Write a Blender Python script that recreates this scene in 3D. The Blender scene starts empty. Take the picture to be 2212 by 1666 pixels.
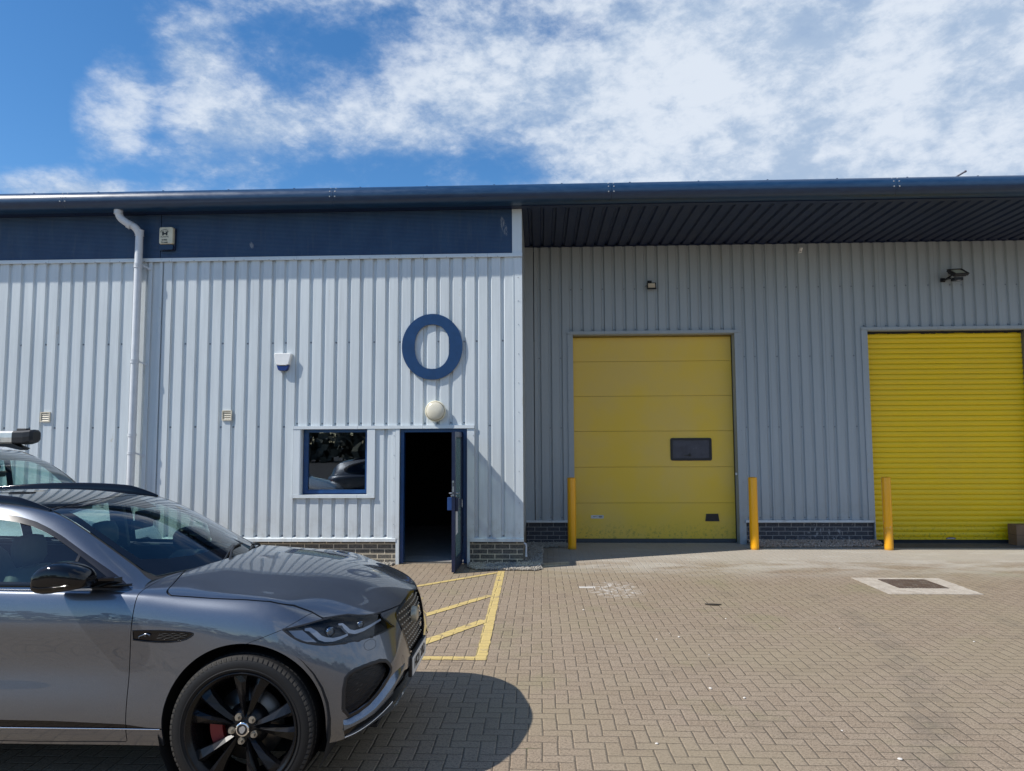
import bpy, bmesh, math, random
from mathutils import Vector, Matrix
from mathutils.bvhtree import BVHTree
random.seed(7)
S = bpy.context.scene
COL = S.collection
PI = math.pi

# ---------------------------------------------------------------- camera
F, PITCH, YAW, ROLL, DIST, EYE = 1568.5, 0.0788, 0.0388, -0.0046, 11.1405, 1.8313
fw = Vector((-math.sin(YAW)*math.cos(PITCH), math.cos(YAW)*math.cos(PITCH), math.sin(PITCH)))
rt = Vector((math.cos(YAW), math.sin(YAW), 0)); up = rt.cross(fw)
rt2 = rt*math.cos(ROLL)+up*math.sin(ROLL); up2 = -rt*math.sin(ROLL)+up*math.cos(ROLL)
cam_d = bpy.data.cameras.new('camera'); cam = bpy.data.objects.new('camera', cam_d); COL.objects.link(cam)
M = Matrix((rt2, up2, -fw)).transposed().to_4x4(); M.translation = Vector((0, -DIST, EYE))
cam.matrix_world = M
cam_d.sensor_width = 36; cam_d.lens = F/2212*36; cam_d.clip_end = 3000; cam_d.clip_start = 0.05
S.camera = cam

# ---------------------------------------------------------------- light
SUN = Vector((1, .406, -1.145)).normalized()
sl = bpy.data.lights.new('sun', 'SUN'); sl.energy = 5.0; sl.angle = math.radians(.53); sl.color = (1, .955, .88)
so = bpy.data.objects.new('sun', sl); COL.objects.link(so)
so.rotation_euler = (-SUN).to_track_quat('Z', 'Y').to_euler()
so.location = (-8, -6, 12)
S.view_settings.view_transform = 'Standard'; S.view_settings.look = 'None'
S.view_settings.exposure = .12; S.view_settings.gamma = 1

W = bpy.data.worlds.new('World'); S.world = W; W.use_nodes = True
nt = W.node_tree; nt.nodes.clear(); N = nt.nodes; L = nt.links
def wn(t, **k):
    n = N.new(t)
    for a, b in k.items(): setattr(n, a, b)
    return n
def wm(op, a, b=None, clamp=False):
    n = N.new('ShaderNodeMath'); n.operation = op; n.use_clamp = clamp
    for i, v in enumerate((a, b)):
        if v is None: continue
        if isinstance(v, (int, float)): n.inputs[i].default_value = v
        else: L.new(v, n.inputs[i])
    return n.outputs[0]
sky = wn('ShaderNodeTexSky', sky_type='NISHITA', sun_disc=False)
sky.sun_elevation = math.asin(-SUN.z); sky.sun_rotation = math.atan2(-SUN.x, -SUN.y)
sky.air_density = 1.0; sky.dust_density = 0.3; sky.ozone_density = 4.0; sky.altitude = 50
bg = wn('ShaderNodeBackground'); bg.inputs[1].default_value = .14
tc = wn('ShaderNodeTexCoord')
sx = wn('ShaderNodeSeparateXYZ'); L.new(tc.outputs['Generated'], sx.inputs[0])
mp = wn('ShaderNodeMapping'); L.new(tc.outputs['Generated'], mp.inputs[0])
mp.inputs['Rotation'].default_value = (0, .35, .2); mp.inputs['Scale'].default_value = (1., 1., 1.75); mp.inputs['Location'].default_value = (1.3, 2.1, .4)
def nz(scale, detail, rough, dist=0., lac=2.):
    n = wn('ShaderNodeTexNoise'); n.inputs['Scale'].default_value = scale; n.inputs['Detail'].default_value = detail
    n.inputs['Roughness'].default_value = rough; n.inputs['Distortion'].default_value = dist; n.inputs['Lacunarity'].default_value = lac
    L.new(mp.outputs[0], n.inputs['Vector']); return n.outputs[0]
n_big, n_mid, n_fine = nz(2.6, 3, .5), nz(7.0, 14, .62, .1), nz(30, 8, .65, .2)
yy = wm('MAXIMUM', sx.outputs[1], .05)
ta, te = wm('DIVIDE', sx.outputs[0], yy), wm('DIVIDE', sx.outputs[2], yy)
def blob(px, py, rx, ry, amp):
    a0, e0 = (px-1106)/1568-.0388, (833-py)/1568+.0788
    u = wm('DIVIDE', wm('SUBTRACT', ta, a0), rx/1568); v = wm('DIVIDE', wm('SUBTRACT', te, e0), ry/1568)
    g = wm('SUBTRACT', 1., wm('ADD', wm('MULTIPLY', u, u), wm('MULTIPLY', v, v)))
    return wm('MULTIPLY', wm('MAXIMUM', g, 0.), amp)
dens = wm('ADD', wm('ADD', wm('MULTIPLY', n_big, .40), wm('MULTIPLY', n_mid, .55)), wm('MULTIPLY', n_fine, .17))
azc = wm('MINIMUM', wm('MAXIMUM', ta, -.8), .9)
dens = wm('ADD', dens, wm('MULTIPLY', azc, .22))
for q in ((100, 180, 300, 300, -.13), (700, 60, 330, 130, -.15), (880, 355, 330, 60, -.12), (380, 385, 420, 50, -.04), (470, 130, 260, 190, .10), (640, 290, 300, 120, .09), (40, 380, 220, 70, .22), (190, 190, 110, 160, .17), (250, 390, 240, 40, .10), (1500, 200, 500, 320, .10), (300, 60, 210, 130, .10), (430, 270, 280, 150, .09), (960, 150, 300, 200, .06), (1770, 290, 60, 40, -.10), (1250, 40, 120, 60, -.07)):
    dens = wm('ADD', dens, blob(*q))
# cloud thinned behind the camera and overhead, out of view, to weaken ambient fill
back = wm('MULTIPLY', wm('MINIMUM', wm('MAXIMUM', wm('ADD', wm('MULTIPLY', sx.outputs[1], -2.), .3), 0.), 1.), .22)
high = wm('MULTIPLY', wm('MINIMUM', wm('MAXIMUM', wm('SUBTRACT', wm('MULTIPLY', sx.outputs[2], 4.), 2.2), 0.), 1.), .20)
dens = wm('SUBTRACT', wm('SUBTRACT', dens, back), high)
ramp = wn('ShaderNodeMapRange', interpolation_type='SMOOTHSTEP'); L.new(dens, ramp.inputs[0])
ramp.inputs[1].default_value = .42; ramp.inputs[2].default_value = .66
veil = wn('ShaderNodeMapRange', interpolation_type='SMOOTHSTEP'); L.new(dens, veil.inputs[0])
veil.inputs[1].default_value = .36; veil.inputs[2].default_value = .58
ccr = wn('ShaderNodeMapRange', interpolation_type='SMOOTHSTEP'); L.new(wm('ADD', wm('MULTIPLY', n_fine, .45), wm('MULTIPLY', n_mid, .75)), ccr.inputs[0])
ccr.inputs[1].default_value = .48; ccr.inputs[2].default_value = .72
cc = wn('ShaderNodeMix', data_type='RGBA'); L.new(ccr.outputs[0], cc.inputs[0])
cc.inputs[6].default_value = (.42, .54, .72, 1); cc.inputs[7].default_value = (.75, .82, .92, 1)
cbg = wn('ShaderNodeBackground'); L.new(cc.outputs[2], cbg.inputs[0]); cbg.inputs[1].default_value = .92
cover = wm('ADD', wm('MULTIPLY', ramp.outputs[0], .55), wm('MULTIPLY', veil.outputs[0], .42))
hs = wn('ShaderNodeHueSaturation'); L.new(sky.outputs[0], hs.inputs['Color']); hs.inputs['Saturation'].default_value = 1.24
L.new(hs.outputs[0], bg.inputs[0])
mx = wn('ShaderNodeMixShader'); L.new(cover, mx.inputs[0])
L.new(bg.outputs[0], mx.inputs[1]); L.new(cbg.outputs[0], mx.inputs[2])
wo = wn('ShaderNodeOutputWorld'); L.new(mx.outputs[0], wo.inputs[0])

# ---------------------------------------------------------------- helpers
class MB:
    def __init__(s): s.v = []; s.f = []; s.m = []; s.sm = []
    def add(s, vs, fs, mi=0, smooth=False):
        o = len(s.v); s.v += [tuple(v) for v in vs]
        for f in fs: s.f.append([i+o for i in f]); s.m.append(mi); s.sm.append(smooth)
    def box(s, x0, x1, y0, y1, z0, z1, mi=0, bev=0):
        if x0 > x1: x0, x1 = x1, x0
        if y0 > y1: y0, y1 = y1, y0
        if z0 > z1: z0, z1 = z1, z0
        if bev <= 0:
            v = [(x, y, z) for x in (x0, x1) for y in (y0, y1) for z in (z0, z1)]
            s.add(v, [(0,1,3,2),(4,6,7,5),(0,4,5,1),(2,3,7,6),(0,2,6,4),(1,5,7,3)], mi); return
        bm = bmesh.new(); bmesh.ops.create_cube(bm, size=1)
        for w in bm.verts: w.co = Vector(((x0+x1)/2+w.co.x*(x1-x0), (y0+y1)/2+w.co.y*(y1-y0), (z0+z1)/2+w.co.z*(z1-z0)))
        bmesh.ops.bevel(bm, geom=bm.edges[:], offset=bev, segments=2, affect='EDGES', profile=.5)
        bm.verts.index_update(); s.add([w.co[:] for w in bm.verts], [[w.index for w in f.verts] for f in bm.faces], mi); bm.free()
    def cyl(s, p0, p1, r0, r1=None, n=20, mi=0, caps=True, smooth=True):
        r1 = r0 if r1 is None else r1
        p0 = Vector(p0); p1 = Vector(p1); d = (p1-p0).normalized()
        a = d.orthogonal().normalized(); b = d.cross(a)
        vs = []
        for p, r in ((p0, r0), (p1, r1)):
            for i in range(n):
                t = 2*PI*i/n; vs.append(p+a*math.cos(t)*r+b*math.sin(t)*r)
        s.add(vs, [(i, (i+1) % n, n+(i+1) % n, n+i) for i in range(n)], mi, smooth)
        if caps: s.add(vs[:n], [list(range(n))[::-1]], mi); s.add(vs[n:], [list(range(n))], mi)
    def tube(s, pts, r, n=12, mi=0, caps=True):
        pts = [Vector(p) for p in pts]; rings = []; a = None
        for i, p in enumerate(pts):
            d = (pts[min(i+1, len(pts)-1)]-pts[max(i-1, 0)]).normalized()
            a = d.orthogonal().normalized() if a is None else (a-d*a.dot(d)).normalized()
            b = d.cross(a); rr = r[i] if isinstance(r, (list, tuple)) else r
            rings += [p+a*math.cos(2*PI*k/n)*rr+b*math.sin(2*PI*k/n)*rr for k in range(n)]
        fs = []
        for i in range(len(pts)-1):
            for k in range(n): fs.append((i*n+k, i*n+(k+1) % n, (i+1)*n+(k+1) % n, (i+1)*n+k))
        s.add(rings, fs, mi, True)
        if caps: s.add(rings[:n], [list(range(n))[::-1]], mi); s.add(rings[-n:], [list(range(n))], mi)
    def lathe(s, c, ax, prof, n=32, mi=0, smooth=True):
        """prof = [(distance along axis, radius)]"""
        c = Vector(c); ax = Vector(ax).normalized(); a = ax.orthogonal().normalized(); b = ax.cross(a); vs = []
        for h, r in prof:
            for k in range(n):
                t = 2*PI*k/n; vs.append(c+ax*h+(a*math.cos(t)+b*math.sin(t))*r)
        fs = []
        for i in range(len(prof)-1):
            for k in range(n): fs.append((i*n+k, i*n+(k+1) % n, (i+1)*n+(k+1) % n, (i+1)*n+k))
        s.add(vs, fs, mi, smooth)
    def prism(s, pts, vec, mi=0):
        """closed polygon (3d points) extruded by vec"""
        n = len(pts); v = Vector(vec); P = [Vector(p) for p in pts]
        s.add(P+[p+v for p in P], [list(range(n))[::-1], list(range(n, 2*n))]+[(i, (i+1) % n, n+(i+1) % n, n+i) for i in range(n)], mi)
    def build(s, name, mats, parent=None, fix=True):
        me = bpy.data.meshes.new(name); me.from_pydata(s.v, [], s.f)
        if not isinstance(mats, (list, tuple)): mats = [mats]
        for m in mats: me.materials.append(m)
        for p, mi, sm in zip(me.polygons, s.m, s.sm): p.material_index = mi; p.use_smooth = sm
        if fix:
            bm = bmesh.new(); bm.from_mesh(me); bmesh.ops.recalc_face_normals(bm, faces=bm.faces[:]); bm.to_mesh(me); bm.free()
        me.update()
        o = bpy.data.objects.new(name, me); COL.objects.link(o)
        if parent: o.parent = parent
        return o
def thing(name, label, cat, loc=(0,0,0), group=None, rot=(0,0,0)):
    o = bpy.data.objects.new(name, None); COL.objects.link(o); o.location = loc; o.rotation_euler = rot
    o.empty_display_size = .1
    return tag(o, label, cat, group)
def tag(o, label, cat, group=None):
    o['label'] = label; o['category'] = cat
    if group: o['group'] = group
    return o
def kind(o, k='structure'): o['kind'] = k; return o

# ---------------------------------------------------------------- materials
class NT:
    """small node-tree writer"""
    def __init__(s, name):
        s.m = bpy.data.materials.new(name); s.m.use_nodes = True; s.t = s.m.node_tree
        s.b = s.t.nodes['Principled BSDF']; s.out = s.t.nodes['Material Output']
    def n(s, t, **k):
        x = s.t.nodes.new(t)
        for a, b in k.items(): setattr(x, a, b)
        return x
    def l(s, a, b): s.t.links.new(a, b)
    def put(s, sock, v):
        if isinstance(v, (int, float)): sock.default_value = v
        elif isinstance(v, (tuple, list)): sock.default_value = v if len(v) != 3 or sock.type == 'VECTOR' else (*v, 1)
        else: s.l(v, sock)
    def math(s, op, a, b=None, c=None, clamp=False):
        x = s.n('ShaderNodeMath', operation=op, use_clamp=clamp)
        for i, v in enumerate((a, b, c)):
            if v is not None: s.put(x.inputs[i], v)
        return x.outputs[0]
    def mr(s, v, a, b, c=0., d=1., smooth=True):
        x = s.n('ShaderNodeMapRange', interpolation_type='SMOOTHSTEP' if smooth else 'LINEAR'); s.put(x.inputs[0], v)
        for i, q in enumerate((a, b, c, d)): x.inputs[i+1].default_value = q
        return x.outputs[0]
    def mix(s, f, a, b, mode='MIX'):
        x = s.n('ShaderNodeMix', data_type='RGBA', blend_type=mode); s.put(x.inputs[0], f); s.put(x.inputs[6], a); s.put(x.inputs[7], b); return x.outputs[2]
    def noise(s, scale, detail=4, rough=.55, vec=None, dist=0, out=0):
        x = s.n('ShaderNodeTexNoise'); x.inputs['Scale'].default_value = scale; x.inputs['Detail'].default_value = detail
        x.inputs['Roughness'].default_value = rough; x.inputs['Distortion'].default_value = dist
        if vec is not None: s.l(vec, x.inputs['Vector'])
        return x.outputs[out]
    def pos(s): return s.n('ShaderNodeNewGeometry').outputs['Position']
    def xyz(s, v):
        x = s.n('ShaderNodeSeparateXYZ'); s.l(v, x.inputs[0]); return x.outputs
    def comb(s, x=0., y=0., z=0.):
        c = s.n('ShaderNodeCombineXYZ')
        for i, v in enumerate((x, y, z)): s.put(c.inputs[i], v)
        return c.outputs[0]
    def mapv(s, v, scale=(1,1,1), loc=(0,0,0), rot=(0,0,0)):
        x = s.n('ShaderNodeMapping'); s.l(v, x.inputs[0]); x.inputs['Scale'].default_value = scale; x.inputs['Location'].default_value = loc; x.inputs['Rotation'].default_value = rot
        return x.outputs[0]
    def bump(s, h, strength=.3, dist=.01, normal=None):
        x = s.n('ShaderNodeBump'); x.inputs['Strength'].default_value = strength; x.inputs['Distance'].default_value = dist; s.put(x.inputs['Height'], h)
        if normal is not None: s.l(normal, x.inputs['Normal'])
        return x.outputs[0]
    def set(s, **k):
        for a, v in k.items(): s.put(s.b.inputs[{'col':'Base Color','rough':'Roughness','metal':'Metallic','normal':'Normal','coat':'Coat Weight','coatr':'Coat Roughness','spec':'Specular IOR Level','alpha':'Alpha','em':'Emission Color','ems':'Emission Strength','cn':'Coat Normal','ior':'IOR'}[a]], v)
        return s.m
def plain(name, col, rough=.5, metal=0., var=.12, scale=6., bump=0., coat=0., coatr=.05, spec=.5):
    t = NT(name); p = t.n('ShaderNodeTexCoord').outputs['Object']
    f = t.noise(scale, 5, .6, p)
    c = t.mix(t.mr(f, .3, .7), tuple(v*(1-var) for v in col), tuple(min(1, v*(1+var)) for v in col))
    t.set(col=c, rough=t.math('ADD', rough-.06, t.math('MULTIPLY', f, .12)), metal=metal, coat=coat, coatr=coatr, spec=spec)
    if bump: t.set(normal=t.bump(t.noise(scale*12, 3, .6, p), bump, .004))
    return t.m

def cladding_mat(name, col, streak=.1):
    t = NT(name); p = t.pos()
    a = t.noise(1.1, 4, .6, t.mapv(p, (1.4, 1.4, .35)))
    b = t.noise(7, 5, .65, t.mapv(p, (3., 3., .12)))
    f = t.math('ADD', t.math('MULTIPLY', a, .5), t.math('MULTIPLY', b, .5))
    c = t.mix(t.mr(f, .36, .66), tuple(v*(1-streak) for v in col), col)
    d = t.mr(t.noise(26, 4, .7, t.mapv(p, (1, 1, .35))), .70, .80)
    c = t.mix(t.math('MULTIPLY', d, .25), c, tuple(v*.55 for v in col))
    z = t.xyz(p)[2]
    low = t.math('MULTIPLY', t.mr(z, .95, .35), t.mr(t.noise(5, 5, .7, p), .42, .7))
    c = t.mix(t.math('MULTIPLY', low, .34), c, (.28, .25, .19))
    sm = t.mr(t.noise(3.1, 6, .75, t.mapv(p, (2.2, 2.2, .55), loc=(3, 1, 5))), .655, .70)
    c = t.mix(t.math('MULTIPLY', sm, .42), c, (.40, .34, .22))
    run = t.math('MULTIPLY', t.mr(t.noise(24, 3, .6, t.mapv(p, (1, 1, .015))), .60, .72), t.mr(t.noise(1.3, 3, .5, t.mapv(p, (1, 1, .5))), .45, .62))
    c = t.mix(t.math('MULTIPLY', run, .22), c, (.33, .33, .32))
    px = t.xyz(p)[0]; lap = t.math('ABSOLUTE', t.math('SUBTRACT', t.math('FLOORED_MODULO', t.math('ADD', px, .776+.035), 1.0035), .0))
    c = t.mix(t.math('MULTIPLY', t.math('LESS_THAN', lap, .006), .45), c, (.12, .13, .14))
    t.set(col=c, rough=t.mr(b, .3, .7, .36, .5), spec=.45, normal=t.bump(t.noise(2.2, 2, .5, t.mapv(p, (1, 1, .6))), .25, .006))
    return t.m
M_CLAD = cladding_mat('pale grey coated steel', (.62, .67, .69), .14)
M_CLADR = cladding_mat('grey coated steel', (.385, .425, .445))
M_TRIM = cladding_mat('pale grey steel trim', (.64, .69, .71), .07)
M_SCREW = plain('screw steel', (.24, .26, .28), .5, .3)
M_DARK = plain('near black plastic', (.012, .012, .014), .45)
M_BLACK = plain('black gloss plastic', (.01, .01, .012), .12, coat=.6)
M_RUB = plain('black rubber', (.018, .018, .019), .75, bump=.2)
M_PVC = plain('grey white pvc', (.60, .62, .64), .32, var=.05)
M_WHITE = plain('white plastic', (.78, .78, .76), .35, var=.04)
M_CREAM = plain('cream plastic', (.62, .57, .42), .4, var=.08)
M_BEIGE = plain('beige vent plastic', (.60, .54, .42), .5, var=.08)
M_BLUEP = plain('blue plastic lens', (.01, .03, .16), .25)
M_STEEL = plain('brushed steel', (.5, .5, .49), .3, .9)
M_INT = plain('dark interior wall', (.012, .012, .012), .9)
M_INTF = plain('interior concrete floor', (.34, .33, .32), .6)

def blue_band():
    t = NT('blue microrib panel'); p = t.pos(); q = t.xyz(p)
    w = t.math('SINE', t.math('MULTIPLY', q[2], 2*PI/.0215))
    f = t.noise(2.2, 6, .65, t.mapv(p, (1, 1, .45)))
    g = t.noise(14, 5, .6, t.mapv(p, (1, 1, .12)))
    def drop(x0, z0, w_, h_):
        a = t.math('DIVIDE', t.math('SUBTRACT', q[0], t.math('ADD', x0, t.math('MULTIPLY', t.math('SUBTRACT', z0, q[2]), .25))), w_); b = t.math('DIVIDE', t.math('SUBTRACT', q[2], z0), h_)
        return t.math('MULTIPLY', t.mr(t.math('ADD', t.math('MULTIPLY', a, a), t.math('MULTIPLY', b, b)), 1., .5), t.mr(t.noise(45, 4, .7, t.mapv(p, (1, 1, .3))), .45, .55))
    poo = t.math('MAXIMUM', drop(-.55, 5.22, .05, .17), drop(-4.56, 4.98, .035, .06))
    c = t.mix(t.mr(f, .3, .7), (.010, .042, .105), (.022, .064, .135))
    c = t.mix(t.math('MULTIPLY', t.mr(g, .5, .8), .3), c, (.09, .12, .15))
    c = t.mix(t.math('MULTIPLY', poo, .6), c, (.30, .31, .32))
    t.set(col=c, rough=.45, normal=t.bump(w, .55, .004)); return t.m
M_BAND = blue_band()
def blue_frame(name='blue powder coat', col=(.012, .055, .165)):
    return plain(name, col, .32, var=.12, scale=9)
M_BLUE = blue_frame()
M_NAVY = plain('navy powder coat', (.010, .016, .045), .35, var=.15)
def gutter_mat():
    t = NT('blue eaves steel'); p = t.pos()
    f = t.noise(6, 6, .7, t.mapv(p, (.8, 3, 3)))
    c = t.mix(t.mr(f, .35, .7), (.007, .032, .082), (.013, .046, .105))
    d = t.mr(t.noise(30, 4, .6, p), .68, .75)
    c = t.mix(t.math('MULTIPLY', d, .5), c, (.12, .15, .19))
    t.set(col=c, rough=t.mr(f, .3, .7, .28, .36), metal=.0, spec=.6); return t.m
M_GUT = gutter_mat()
M_SOFF = plain('midnight soffit steel', (.007, .017, .056), .42, var=.1)
def yellow(name, a, b, fade=.5):
    t = NT(name); p = t.pos(); q = t.xyz(p)
    f = t.noise(.9, 5, .6, p); g = t.noise(10, 6, .7, p)
    c = t.mix(t.math('MULTIPLY', t.mr(f, .35, .68), fade), a, b)
    c = t.mix(t.math('MULTIPLY', t.mr(g, .62, .78), .10), c, (.35, .28, .09))
    low = t.math('MULTIPLY', t.mr(q[2], .45, .05), t.mr(t.noise(22, 5, .7, p), .5, .66))
    c = t.mix(t.math('MULTIPLY', low, .55), c, (.10, .10, .03))
    t.set(col=c, rough=t.mr(f, .3, .7, .34, .46), spec=.45, normal=t.bump(t.noise(1.6, 2, .5, p), .12, .01)); return t.m
M_YEL = yellow('faded yellow door steel', (.83, .545, .050), (.77, .525, .12), .8)
M_YEL2 = yellow('bright yellow shutter steel', (.93, .61, .006), (.85, .56, .025), .5)
M_YEL3 = plain('bollard yellow paint', (.80, .38, .012), .32, var=.06)

def brick(name, c1, c2, mort, seed=0.):
    t = NT(name); p = t.pos(); q = t.xyz(p)
    v = t.comb(t.math('ADD', t.math('ADD', q[0], q[1]), seed), t.math('ADD', q[2], .0))
    x = t.n('ShaderNodeTexBrick'); t.l(v, x.inputs['Vector'])
    for k, w in (('Scale', 1.), ('Mortar Size', .0075), ('Mortar Smooth', .35), ('Bias', 0.), ('Brick Width', .225), ('Row Height', .075)): x.inputs[k].default_value = w
    x.inputs['Color1'].default_value = (*c1, 1); x.inputs['Color2'].default_value = (*c2, 1); x.inputs['Mortar'].default_value = (*mort, 1)
    f = t.noise(30, 6, .7, p)
    c = t.mix(t.math('MULTIPLY', t.mr(f, .35, .75), .5), x.outputs[0], t.mix(.5, x.outputs[0], mort))
    sp = t.mr(t.noise(60, 3, .6, p), .70, .76)
    c = t.mix(t.math('MULTIPLY', sp, .5), c, (.45, .42, .38))
    if seed:
        a = t.math('DIVIDE', t.math('SUBTRACT', q[0], 5.1), .75); m_ = t.math('MULTIPLY', t.mr(t.math('ABSOLUTE', a), 1., .2), t.mr(t.noise(16, 5, .8, p), .56, .64))
        c = t.mix(t.math('MULTIPLY', m_, .7), c, (.5, .5, .5))
    h = t.math('ADD', t.math('MULTIPLY', x.outputs['Fac'], -1.), t.math('MULTIPLY', f, .25))
    t.set(col=c, rough=.72, normal=t.bump(h, .8, .006)); return t.m
M_BRICK = brick('blue engineering brick pale mortar', (.060, .056, .050), (.092, .084, .072), (.62, .54, .40))
M_BRICKR = brick('blue engineering brick grey mortar', (.020, .024, .036), (.040, .043, .056), (.26, .25, .24), .1)

def glass(name, tint=(.9, .97, .95), fac=1., rough=0.):
    t = NT(name); t.t.nodes.remove(t.b)
    tr = t.n('ShaderNodeBsdfTransparent'); tr.inputs[0].default_value = (*tint, 1)
    gl = t.n('ShaderNodeBsdfGlossy'); gl.inputs[0].default_value = (.95, .97, 1, 1); gl.inputs['Roughness'].default_value = rough
    fr = t.n('ShaderNodeFresnel'); bf = t.n('ShaderNodeNewGeometry').outputs['Backfacing']; t.l(t.math('ADD', 1.5, t.math('MULTIPLY', bf, 1/1.5-1.5)), fr.inputs[0])
    mx = t.n('ShaderNodeMixShader'); t.l(t.math('MULTIPLY', fr.outputs[0], fac, clamp=True), mx.inputs[0]); t.l(tr.outputs[0], mx.inputs[1]); t.l(gl.outputs[0], mx.inputs[2])
    t.l(mx.outputs[0], t.out.inputs[0]); return t.m
M_GLASS = glass('window glass', (.55, .6, .6), 3.0)

# ---------------------------------------------------------------- ground
def paving():
    t = NT('herringbone block paving'); p = t.pos(); q = t.xyz(p)
    wob = t.noise(3.2, 2, .5, p, out=1); wq = t.xyz(wob)
    X = t.math('ADD', t.math('DIVIDE', q[0], .0945), t.math('MULTIPLY', t.math('SUBTRACT', wq[0], .5), .22))
    Y = t.math('ADD', t.math('DIVIDE', q[1], .0945), t.math('MULTIPLY', t.math('SUBTRACT', wq[1], .5), .22))
    i = t.math('FLOOR', X); j = t.math('FLOOR', Y)
    fx = t.math('SUBTRACT', X, i); fy = t.math('SUBTRACT', Y, j)
    k = t.math('FLOORED_MODULO', t.math('SUBTRACT', i, j), 4.)
    def eq(v): return t.math('COMPARE', k, float(v), .2)
    k0, k1, k2, k3 = eq(0), eq(1), eq(2), eq(3)
    big = 9.
    dl = t.math('ADD', fx, t.math('MULTIPLY', k1, big)); dr = t.math('ADD', t.math('SUBTRACT', 1., fx), t.math('MULTIPLY', k0, big))
    db = t.math('ADD', fy, t.math('MULTIPLY', k2, big)); dt = t.math('ADD', t.math('SUBTRACT', 1., fy), t.math('MULTIPLY', k3, big))
    d = t.math('MINIMUM', t.math('MINIMUM', dl, dr), t.math('MINIMUM', db, dt))
    ed = t.noise(60, 3, .6, p)
    d = t.math('ADD', d, t.math('MULTIPLY', t.math('SUBTRACT', ed, .5), .035))
    joint = t.mr(d, .012, .044)                      # 0 in the joint, 1 on the block
    bev = t.mr(d, .0, .11)
    bi = t.math('SUBTRACT', i, k1); bj = t.math('SUBTRACT', j, k2)
    wnz = t.n('ShaderNodeTexWhiteNoise', noise_dimensions='2D'); t.l(t.comb(bi, bj), wnz.inputs[0])
    r = wnz.outputs[0]
    grit = t.noise(150, 3, .8, p); grit2 = t.noise(60, 5, .8, p)
    c = t.mix(r, (.262, .200, .142), (.300, .236, .172))
    wr = t.xyz(wnz.outputs[1])[0]
    c = t.mix(t.math('MULTIPLY', t.mr(wr, .75, 1.), .35), c, (.24, .175, .13))
    c = t.mix(t.math('MULTIPLY', t.mr(grit, .51, .63), .8), c, (.44, .36, .265))
    c = t.mix(t.math('MULTIPLY', t.mr(grit2, .53, .40), .55), c, (.085, .064, .044))
    big1 = t.noise(.55, 5, .6, p); big2 = t.noise(1.7, 6, .65, p)
    c = t.mix(t.math('MULTIPLY', t.mr(big1, .42, .66), .45), c, (.27, .225, .145))
    c = t.mix(t.math('MULTIPLY', t.mr(big2, .55, .72), .35), c, (.115, .092, .070))
    # moss tinge in patches, lime bloom and cement stain by the goods doors
    c = t.mix(t.math('MULTIPLY', t.mr(t.noise(.9, 4, .6, t.mapv(p, loc=(4, 9, 0))), .56, .7), .22), c, (.17, .18, .07))
    nearw = t.math('MULTIPLY', t.mr(q[1], -1.5, .3), t.mr(q[0], -.5, .8))
    bloom = t.math('MAXIMUM', t.math('MULTIPLY', nearw, t.mr(t.noise(1.3, 6, .65, t.mapv(p, (.7, 1.6, 1))), .36, .62)), t.math('MULTIPLY', t.math('MULTIPLY', t.mr(q[1], -.3, .7), t.mr(q[0], -.2, .6)), .8))
    c = t.mix(t.math('MULTIPLY', bloom, .62), c, (.47, .45, .40))
    # splash of white near the corner
    dx = t.math('DIVIDE', t.math('SUBTRACT', q[0], .92), .42); dy = t.math('DIVIDE', t.math('ADD', q[1], 1.85), .62)
    rr = t.math('ADD', t.math('MULTIPLY', dx, dx), t.math('MULTIPLY', dy, dy))
    sp = t.math('MULTIPLY', t.mr(rr, 1., .1), t.mr(t.noise(11, 6, .8, p), .47, .62))
    ex = t.math('ABSOLUTE', t.math('SUBTRACT', q[0], .575)); ey = t.math('ABSOLUTE', t.math('ADD', q[1], 1.72))
    sp = t.math('MAXIMUM', sp, t.math('MULTIPLY', t.mr(ex, .105, .098), t.mr(ey, .052, .046)))
    c = t.mix(t.math('MULTIPLY', sp, .8), c, (.62, .60, .56))
    # swept tyre marks
    def arc(cx, cy, R, w, a):
        ax = t.math('SUBTRACT', q[0], cx); ay = t.math('SUBTRACT', q[1], cy)
        rr = t.math('SQRT', t.math('ADD', t.math('MULTIPLY', ax, ax), t.math('MULTIPLY', ay, ay)))
        m = t.mr(t.math('ABSOLUTE', t.math('SUBTRACT', rr, R)), w, w*.3)
        return t.math('MULTIPLY', t.math('MULTIPLY', m, t.mr(t.noise(6, 4, .7, p), .35, .6)), a)
    reg = t.math('MULTIPLY', t.mr(q[1], -2.6, -3.4), t.mr(q[0], .9, 1.5))
    c = t.mix(t.math('MULTIPLY', arc(-5.14, -2.63, 8.44, .20, .26), reg), c, (.085, .078, .07))
    c = t.mix(t.math('MULTIPLY', arc(-5.14, -2.63, 9.9, .14, .22), reg), c, (.085, .078, .07))
    jc = t.mix(t.mr(t.noise(4, 4, .6, p), .35, .65), (.070, .055, .040), (.135, .108, .078))
    jc = t.mix(t.math('MULTIPLY', bloom, .85), jc, (.55, .53, .48))
    jc = t.mix(t.math('MULTIPLY', t.mr(t.noise(2.3, 4, .7, t.mapv(p, loc=(2, 2, 0))), .6, .68), .7), jc, (.05, .075, .015))
    c = t.mix(joint, jc, c)
    h = t.math('ADD', t.math('MULTIPLY', bev, 1.), t.math('ADD', t.math('MULTIPLY', grit, .16), t.math('ADD', t.math('MULTIPLY', r, .18), t.math('MULTIPLY', grit2, .15))))
    t.set(col=c, rough=.82, spec=.3, normal=t.bump(h, .55, .010)); return t, c, joint, h
tp, pav_c, pav_j, pav_h = paving(); M_PAVE = tp.m
g = MB(); g.add([(-400,-400,0),(400,-400,0),(400,400,0),(-400,400,0)], [(0,1,2,3)])
kind(g.build('ground', M_PAVE))
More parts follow.
